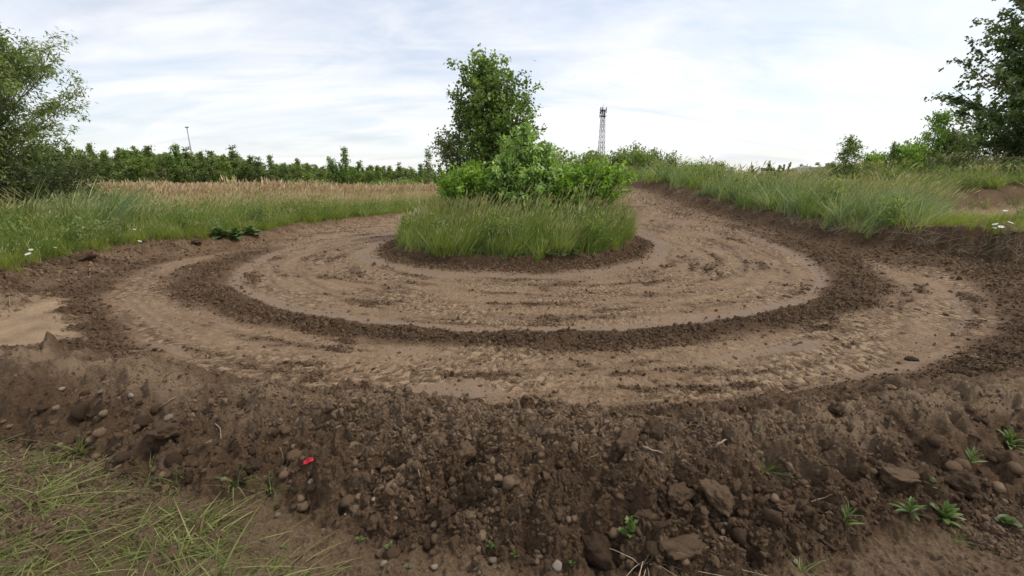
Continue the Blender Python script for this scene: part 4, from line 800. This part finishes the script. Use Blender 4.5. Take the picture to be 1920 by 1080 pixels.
# ------------------------------------------------------------------ clods, stones, sticks and plants of the foreground
def terr_n(x, y, e=.05):
    return Vector((-(float(gz(x + e, y)) - float(gz(x - e, y))) / (2 * e), -(float(gz(x, y + e)) - float(gz(x, y - e))) / (2 * e), 1)).normalized()
def pxm(p): return (p.y * CP - (p.z - CAM_H) * SP) / F_PX        # metres per photo pixel at a point
big = [(1115, 1015, 86, 80, 'large round earth clod at the foot of the bank beside the straw tuft', 0), (893, 908, 34, 44, 'upright pale topped clod alone on the middle of the bank', 20), (1272, 1008, 66, 50, 'flat dark clod right of the straw tuft', 0),
       (1345, 918, 88, 42, 'long slab of earth sliding down the bank right of centre', -38), (1178, 815, 46, 50, 'blocky clod on the crest of the bank with a twig beside it', -30), (1218, 800, 44, 44, 'rounded clod on the crest right of the blocky clod', 0),
       (1212, 962, 42, 34, 'dark clod above the flat clod at the foot of the bank', 0), (836, 952, 36, 30, 'small square clod below the upright pale clod', 10), (312, 795, 54, 40, 'dark clod jutting from the left part of the bank', 0), (45, 808, 70, 24, 'long pale slab of soil at the left foot of the bank', 0),
       (355, 890, 34, 24, 'flat reddish clod on the matted grass edge at the left', 0), (475, 870, 34, 22, 'crusted flat clod low on the bank left of the red scrap', 0), (1270, 920, 60, 48, 'dark broken clod left of the long slab', -20), (1570, 765, 36, 26, 'wedge shaped clod lying on the right crest', -35),
       (1680, 880, 62, 36, 'long ragged sod on the right part of the bank', -18), (1800, 890, 70, 50, 'rounded dark mound of earth left of the right hand weeds', -10), (1545, 830, 40, 26, 'pale lump of soil on the right slope', 0), (1708, 672, 24, 9, 'small flat dark stone lying on the outer lane', 0),
       (620, 762, 30, 18, 'pale crust lump on the crest left of centre', 0), (155, 480, 44, 20, 'brown clod on the lip of the left bank', 20), (365, 452, 20, 14, 'small dark clod on the far lip of the left bank', 0), (240, 850, 30, 26, 'rounded clod at the left foot of the bank among grass', 0), (700, 975, 40, 26, 'low clod at the bank foot left of centre', 0), (870, 840, 44, 34, 'overhanging clod high on the bank left of centre', 0)]
bigm = [clod_mesh('big_clod_%d' % i, 700 + i, 4, CLOD, .9, .36) for i in range(6)]
def stand_clod(name, px, py, wpx, hpx, lab, tilt, me, cat, group=None, sink=.25, seed=0):
    p = hit(px, py + hpx * .3); m = pxm(p); o = add(name, me); a, b = wpx * m * .5, hpx * m * .5
    o.location = p + terr_n(p.x, p.y) * b * (.30 if wpx > 20 else .42); o.scale = (a, (a + b) / 2, b * 1.15); o.rotation_euler = (0, R(-tilt), (seed * 1.7) % 1.2 - .6); return meta(o, lab, cat, group)
for i, (px, py, w, h, lab, tilt) in enumerate(big): stand_clod('earth_clod', px, py, w, h, lab, tilt, bigm[i % 6], 'clod', seed=i)
r = np.random.default_rng(31); midm = [clod_mesh('mid_clod_%d' % i, 760 + i, 2, CRUMBD if i in (1, 4) else CLOD, .8, .34) for i in range(7)]; stm = [clod_mesh('pebble_%d' % i, 780 + i, 2, STONE, .8, .18) for i in range(4)]
k = 0
while k < 190:
    u = r.random(); px = r.uniform(0, 1920); base_y = np.interp(px, [0, 200, 400, 560, 700, 960, 1280, 1600, 1920], [835, 855, 905, 955, 1035, 1060, 1045, 980, 900]); cr_y = np.interp(px, [0, 200, 400, 620, 850, 1020, 1190, 1350, 1530, 1700, 1920], [672, 694, 735, 748, 760, 778, 800, 815, 800, 770, 735])
    py = cr_y + (base_y - cr_y) * (r.beta(1.6, .9)) + 8
    w = float(np.clip(10 + r.pareto(2.2) * 9, 11, 40)); third = ('crest' if py < cr_y + .3 * (base_y - cr_y) else 'face' if py < cr_y + .72 * (base_y - cr_y) else 'foot') + ' of the %s' % ('left' if px < 640 else 'middle' if px < 1280 else 'right')
    stand_clod('small_clod', px, py, w, w * r.uniform(.6, .95), 'small brown lump of earth at the %s part of the front bank' % third, r.uniform(-25, 25), midm[k % 7], 'clod', 'small clods at the %s part of the bank' % third, seed=k); k += 1
PST = ((245, 740, 14), (115, 728, 13), (188, 733, 12), (320, 780, 18), (420, 897, 13), (520, 965, 12), (665, 860, 16), (700, 935, 9), (850, 928, 14), (925, 1050, 16), (1010, 1040, 18), (1043, 1055, 24), (1355, 995, 15), (1360, 980, 10), (720, 1055, 14), (1490, 1052, 12), (1878, 738, 12), (648, 965, 8), (740, 970, 10), (585, 900, 14), (770, 690 + 240, 11), (815, 1062, 14), (1475, 885, 11))
PSX = sorted(q[0] for q in PST)
for k, (px, py, w) in enumerate(PST):
    third = 'left' if px < 640 else 'middle' if px < 1280 else 'right'
    stand_clod('pale_stone', px, py, w, w * .8, 'pale little stone on the front bank, %s of the pale stones from the left' % ORD[PSX.index(px)], 0, stm[k % 4], 'stone', 'pale stones on the front bank', seed=k)
# sticks and roots
def stick(name, pts, rad, lab, mat=TWIG, cat='twig', lift=.012, up=0.0):
    Q = [hit(*q) for q in pts]; L = [np.array((p.x, p.y, p.z + lift + up * (i / max(1, len(Q) - 1)))) for i, p in enumerate(Q)]
    L2 = []
    for i in range(len(L) - 1): L2 += [L[i], (L[i] + L[i + 1]) / 2 + np.array((0, 0, rad * .8))]
    L2.append(L[-1]); c = L2[0]
    meta(add(name, MB().tube([q - c for q in L2], np.linspace(rad, rad * .55, len(L2)), 6).mesh(name, mat, True), None, c), lab, cat)
for pts, rad, lab in (([(300, 768), (315, 758), (330, 748)], .006, 'short pale stick lying on the left crest of the bank'), ([(404, 798), (414, 808), (415, 825), (404, 840)], .004, 'curled pale root on the left face of the bank'),
                      ([(525, 842), (530, 855), (531, 868)], .003, 'thin upright straw left of the red scrap'), ([(783, 880), (787, 895), (789, 910)], .003, 'thin pale root in the middle of the bank'), ([(1205, 842), (1222, 848), (1243, 854)], .007, 'stout pale stick at the crest beside the blocky clod'),
                      ([(1342, 840), (1352, 834), (1362, 828)], .008, 'pale chip of wood on the crest right of centre'), ([(1222, 810), (1226, 826), (1226, 846)], .003, 'thin pale stem hanging from the crest by the rounded clod'), ([(1520, 945), (1545, 938), (1562, 930)], .003, 'thin dry stem left of the mugwort sprig'),
                      ([(18, 563), (19, 570), (20, 577)], .006, 'small upright straw in the sandy patch at the left'), ([(105, 630), (118, 632), (130, 630)], .006, 'dark twig lying on the sandy patch at the left'), ([(1105, 862), (1116, 858), (1122, 854)], .002, 'hair thin root on the face of the bank'),
                      ([(168, 505), (169, 514), (170, 520)], .006, 'short pale straw standing on the left slope'), ([(186, 503), (188, 508), (190, 512)], .006, 'pale straw bit beside the short straw on the left slope')):
    stick('twig', pts, rad, lab)
# red scrap
p = hit(581, 866); RED = flat_mat('red_plastic', (.62, .02, .05), .35, 0, .1)
V = []; nx, ny = 8, 4
for i in range(nx + 1):
    for j in range(ny + 1):
        u, v = i / nx - .5, j / ny - .5; V.append((u * .062, v * .026 * (1 - .5 * abs(u)), .004 * math.sin(u * 9) + .012 * v * v * 4 + u * .012))
Fq = [(i * (ny + 1) + j, (i + 1) * (ny + 1) + j, (i + 1) * (ny + 1) + j + 1, i * (ny + 1) + j + 1) for i in range(nx) for j in range(ny)]
so = add('plastic_scrap', MB().raw(V, Fq).mesh('plastic_scrap', RED, True), None, p + terr_n(p.x, p.y) * .012); so.rotation_euler = (R(38), R(-14), R(12)); meta(so, 'torn scrap of bright red plastic lying on the bank', 'litter')
sm_ = so.modifiers.new('solid', 'SOLIDIFY'); sm_.thickness = .0015

# leafy weeds: every leaf a part
def leaf_mesh(name, L, w, mat, seg=4, bend=.5, lobes=0, heart=False):
    V = []; F = []; rn = []
    for i in range(seg + 1):
        t = i / seg; ww = w * math.sin(math.pi * min(1, (t * .92 + .06))) ** (.75 if not heart else .5) * (1.0 if not heart else (1.25 - .75 * t))
        if lobes and i % 2: ww *= .35
        c = np.array((L * t * (1 - .2 * bend * t), 0, L * (.28 * t - bend * .55 * t * t)))
        V += [c + (0, ww / 2, .12 * ww), c, c + (0, -ww / 2, .12 * ww)]
        if i: b = 3 * i; F += [(b - 3, b, b + 1, b - 2), (b - 2, b + 1, b + 2, b - 1)]
    me = mesh_np(name, np.array(V), np.array(F), 4, mat, rnd=np.full(len(V), .55), smooth=True); return me
L_WEED = leaf_mat('leaf_weed', (.09, .145, .035), (.165, .235, .065), (.26, .31, .12), .35, .5, True, .1, 6, .4)
L_BROAD = leaf_mat('leaf_broad', (.085, .125, .045), (.155, .20, .085), (.27, .31, .17), .3, .5, False, .2, 3, .4)
L_BURD = leaf_mat('leaf_burdock', (0.058, 0.105, 0.027), (0.112, 0.178, 0.051), (0.187, 0.255, 0.085), .25, .45, False, .2, 2, .4)
lm_long = leaf_mesh('weed_leaf', 1.0, .17, L_WEED, 5, .42); lm_v = [leaf_mesh('weed_leaf_%d' % q, 1.0, (.13, .2, .26, .16)[q], L_WEED, 5, (.3, .6, .45, .8)[q]) for q in range(4)]; lm_lobe = leaf_mesh('lobed_leaf', 1.0, .62, L_WEED, 8, .5, lobes=1); lm_broad = leaf_mesh('broad_leaf', 1.0, .95, L_BROAD, 5, .6, heart=True); lm_burd = leaf_mesh('burdock_leaf', 1.0, .85, L_BURD, 5, .6, heart=True)
def weed(name, loc, nleaf, size, lm, mat, lab, cat, stem_h=.5, seed=0, group=None, el=(70, 10), lmin=.55):
    r = np.random.default_rng(900 + seed); e = empty(name, loc); meta(e, lab, cat, group)
    ln = np.array((r.normal(0, .12), r.normal(0, .12), 1)) * size * stem_h
    add('stem', MB().tube([(0, 0, -.02), tuple(ln * .5 + (.01 * size, 0, 0)), tuple(ln)], [size * .022, size * .018, size * .01], 5).mesh('weed_stem', mat, True, rnd=None), e)
    for k in range(nleaf):
        t = (k + .5) / nleaf; o = add('leaf', lm, e); o.location = tuple(ln * t); s_ = size * r.uniform(lmin, 1.0) * (1 - .35 * t)
        o.scale = (s_, s_, s_); o.rotation_euler = (r.normal(0, .2), -R(el[1] + (el[0] - el[1]) * t + r.normal(0, 10)), k * 2.4 + r.normal(0, .3))
for i, (px, py, wpx, lm, n, lab, sh) in enumerate((
        (1582, 985, 62, lm_long, 16, 'upright leafy weed sprig on the lower right bank', .95), (1705, 962, 70, lm_long, 15, 'spreading long leaved weed left of the paired weeds', .3), (1768, 978, 70, lm_long, 18, 'bushy weed rosette right of the spreading weed', .45), (1745, 915, 30, lm_broad, 3, 'single tall broad leaf standing behind the weed rosette', .9),
        (1820, 868, 64, lm_long, 14, 'rosette of narrow leaves high on the right slope', .35), (1893, 842, 70, lm_long, 18, 'leafy weed clump at the right edge of the bank', .5), (1885, 985, 56, lm_broad, 6, 'low broad leaved weed in the lower right corner', .15), (920, 1028, 32, lm_lobe, 7, 'ferny seedling in the middle of the bank foot', .4),
        (730, 1032, 36, lm_lobe, 8, 'ferny seedling at the lower left of the bank foot', .3), (965, 1045, 26, lm_lobe, 6, 'smallest ferny seedling right of the middle seedling', .3), (1072, 1060, 28, lm_lobe, 6, 'ferny seedling below the large round clod', .3), (676, 1015, 22, lm_lobe, 5, 'tiny yellowish seedling left of the ferny seedlings', .5),
        (1180, 1005, 60, lm_lobe, 16, 'feathery green weed growing beside the large round clod', .6), (1140, 1065, 40, lm_lobe, 9, 'ferny sprig below the straw tuft', .3), (1418, 815, 22, lm_long, 4, 'little sprout on the right crest', .8), (535, 1030, 26, lm_long, 6, 'faint sprout on bare ground at the lower left', .6), (765, 1065, 20, lm_lobe, 5, 'small seedling at the bottom edge below the ferny seedlings', .3))):
    p = hit(px, py); lm = lm if lm is not lm_long else lm_v[i % 4]; weed('leafy_weed', p, int(n * (1.1 + .25 * (i % 4))), wpx * pxm(p) * .62, lm, L_WEED, lab, 'weed', sh, i)
# grass tufts on the bank
gm = [tuft('bank_tuft_%d' % i, 840 + i, 26, .16, .03, .25, .006, [G_GREEN, HEAD], splay=.6, curve=.9, fall=.2) for i in range(2)]; sm = tuft('straw_tuft', 850, 60, .24, .04, .35, .005, [STRAW, STRAW], splay=.8, curve=1.0, fall=.45)
for px, py, me, sc, lab in ((1430, 880, gm[0], .9, 'small grass tuft hanging on the right face of the bank'), (1215, 1052, sm, 1.0, 'clump of dry straw beside the large round clod'), (1690, 1000, gm[1], .5, 'low grass sprig below the paired weeds'), (1790, 1010, gm[0], .6, 'thin grass blades near the lower right weeds'), (1505, 1075, gm[1], .7, 'grass at the bottom edge right of centre'), (1860, 690, gm[1], .6, 'green blades on the right verge of the outer lane'),
                            (140, 845, gm[0], 1.4, 'leaning grass tuft at the left foot of the bank'), (285, 880, gm[1], 1.3, 'grass tuft below the jutting dark clod at the left'), (440, 905, gm[0], 1.2, 'grass tuft low on the bank left of the red scrap'), (510, 910, gm[1], 1.1, 'dark grass tuft nearest to the red scrap'), (325, 905, gm[0], 1.1, 'grass tuft beside the flat reddish clod')):
    meta(add('grass_tuft', me, None, hit(px, py)), lab, 'grass tuft').scale = (sc, sc, sc)
T_ROOT = proto_coll('root_tuft', [tuft('root_tuft_%d' % i, 870 + i, 16, .30, .08, .2, .006, [STRAW, STRAW], splay=.9, curve=1.0, fall=.3) for i in range(3)])
r = np.random.default_rng(77); pr_ = np.array([p for p in smooth_line(TOER[10:40], 6)]); n = 150; k = r.integers(0, len(pr_) - 1, n); nx_ = pr_[k] + r.normal(0, .08, (n, 2))
tan_ = pr_[np.minimum(k + 1, len(pr_) - 1)] - pr_[np.maximum(k - 1, 0)]; nor = np.c_[-tan_[:, 1], tan_[:, 0]]; nor /= np.linalg.norm(nor, axis=1)[:, None] + 1e-9
nx_ = nx_ + nor * r.uniform(.40, .60, n)[:, None]
scatter('hanging_roots', 'dry straw and roots hanging over the cut edge of the right bank', 'roots', np.c_[nx_, gz(nx_[:, 0], nx_[:, 1])], np.c_[r.normal(1.3, .4, n), r.normal(0, .5, n), r.normal(-.3, .6, n)], r.uniform(.6, 1.2, n), r.integers(0, 3, n), T_ROOT)
# broad leaves along the island rim and the burdock on the left bank
rim = [(780, 462), (805, 470), (970, 482), (1170, 452), (830, 480), (858, 474), (882, 480), (925, 478), (945, 474), (1000, 476), (1025, 486), (1055, 488), (1078, 484), (1110, 474), (1142, 466), (905, 470)]
for i, (px, py) in enumerate(rim):
    p = hit(px, py - 4); weed('coltsfoot', p + Vector((0, .02, 0)), 6, .30, lm_broad, L_BROAD, 'broad leaved plant at the front rim of the island, %s from the left' % ORD[sorted(q[0] for q in rim).index(px)], 'plant', .5, 100 + i, 'broad leaved plants on the island rim', (60, 5))
for i, (px, py) in enumerate(((412, 444), (440, 446), (468, 440))):
    p = hit(px, py); weed('burdock', p, 20, .40, lm_burd, L_BURD, 'dark broad leaved burdock on the left bank, %s from the left' % ORD[i], 'plant', .38, 130 + i, 'burdock plants on the left bank', (40, -8))
# daisies
WPET = flat_mat('white_petal', (.82, .82, .80), .5, 0, .04); YEL = flat_mat('yellow_disc', (.70, .46, .03), .7); GST = flat_mat('daisy_stem', (.10, .16, .04), .6)
Vp = []; Fp = []
for k in range(14):
    a = k * 2 * math.pi / 14; b = len(Vp)
    for q, w, z in ((.18, .05, .02), (.65, .11, .05), (1.0, .07, 0), ): Vp += [(q * math.cos(a) - w * math.sin(a), q * math.sin(a) + w * math.cos(a), z), (q * math.cos(a) + w * math.sin(a), q * math.sin(a) - w * math.cos(a), z)]
    Fp += [(b, b + 2, b + 3, b + 1), (b + 2, b + 4, b + 5, b + 3)]
pet = MB().raw(Vp, Fp).mesh('daisy_petals', WPET); disc = clod_mesh('daisy_disc', 5, 2, YEL, .5, .02, False)
dais = [(28, 454, .045), (34, 458, .035), (50, 450, .04), (70, 456, .05), (27, 466, .04), (75, 464, .03), (52, 476, .045), (58, 468, .035), (103, 464, .03), (113, 470, .04), (120, 468, .035), (118, 474, .035), (241, 424, .035), (253, 430, .035), (262, 452, .04), (404, 434, .04), (370, 440, .035),
        (1866, 420, .05), (1877, 425, .05), (1895, 417, .055), (1895, 431, .055), (1910, 397, .05), (1870, 412, .04), (1895, 386, .05), (1885, 395, .04), (1865, 427, .035)]
DL = sorted((q[0], q[1]) for q in dais if q[0] < 900); DR = sorted((q[0], q[1]) for q in dais if q[0] > 900)
for i, (px, py, rr) in enumerate(dais):
    left = px < 900; g = hit(px, py + 22); H = .48 if left else .36
    d = ray(px, py); yy = g.y - .05; q = at_y(px, py, yy); gzv = float(gz(q[0], yy)); H = max(.12, q[2] - gzv)
    e = empty('daisy', (q[0], yy, gzv)); meta(e, 'white daisy in the %s grass, %s daisy from the left there' % (('left bank', ORD[DL.index((px, py))]) if left else ('right bank', ORD[DR.index((px, py))])), 'flower', 'daisies on the left bank' if left else 'daisies on the right bank')
    add('stem', MB().tube([(-.03, .02, -.02), (-.012, .01, H * .5), (0, 0, H)], .0035, 4).mesh('daisy_stem', GST), e)
    o = add('petals', pet, e); o.location = (0, 0, H); o.scale = (rr, rr, rr); o.rotation_euler = (R(22), R(8), i)
    c = add('flower_centre', disc, o); c.scale = (.25, .25, .3); c.location = (0, 0, .06)
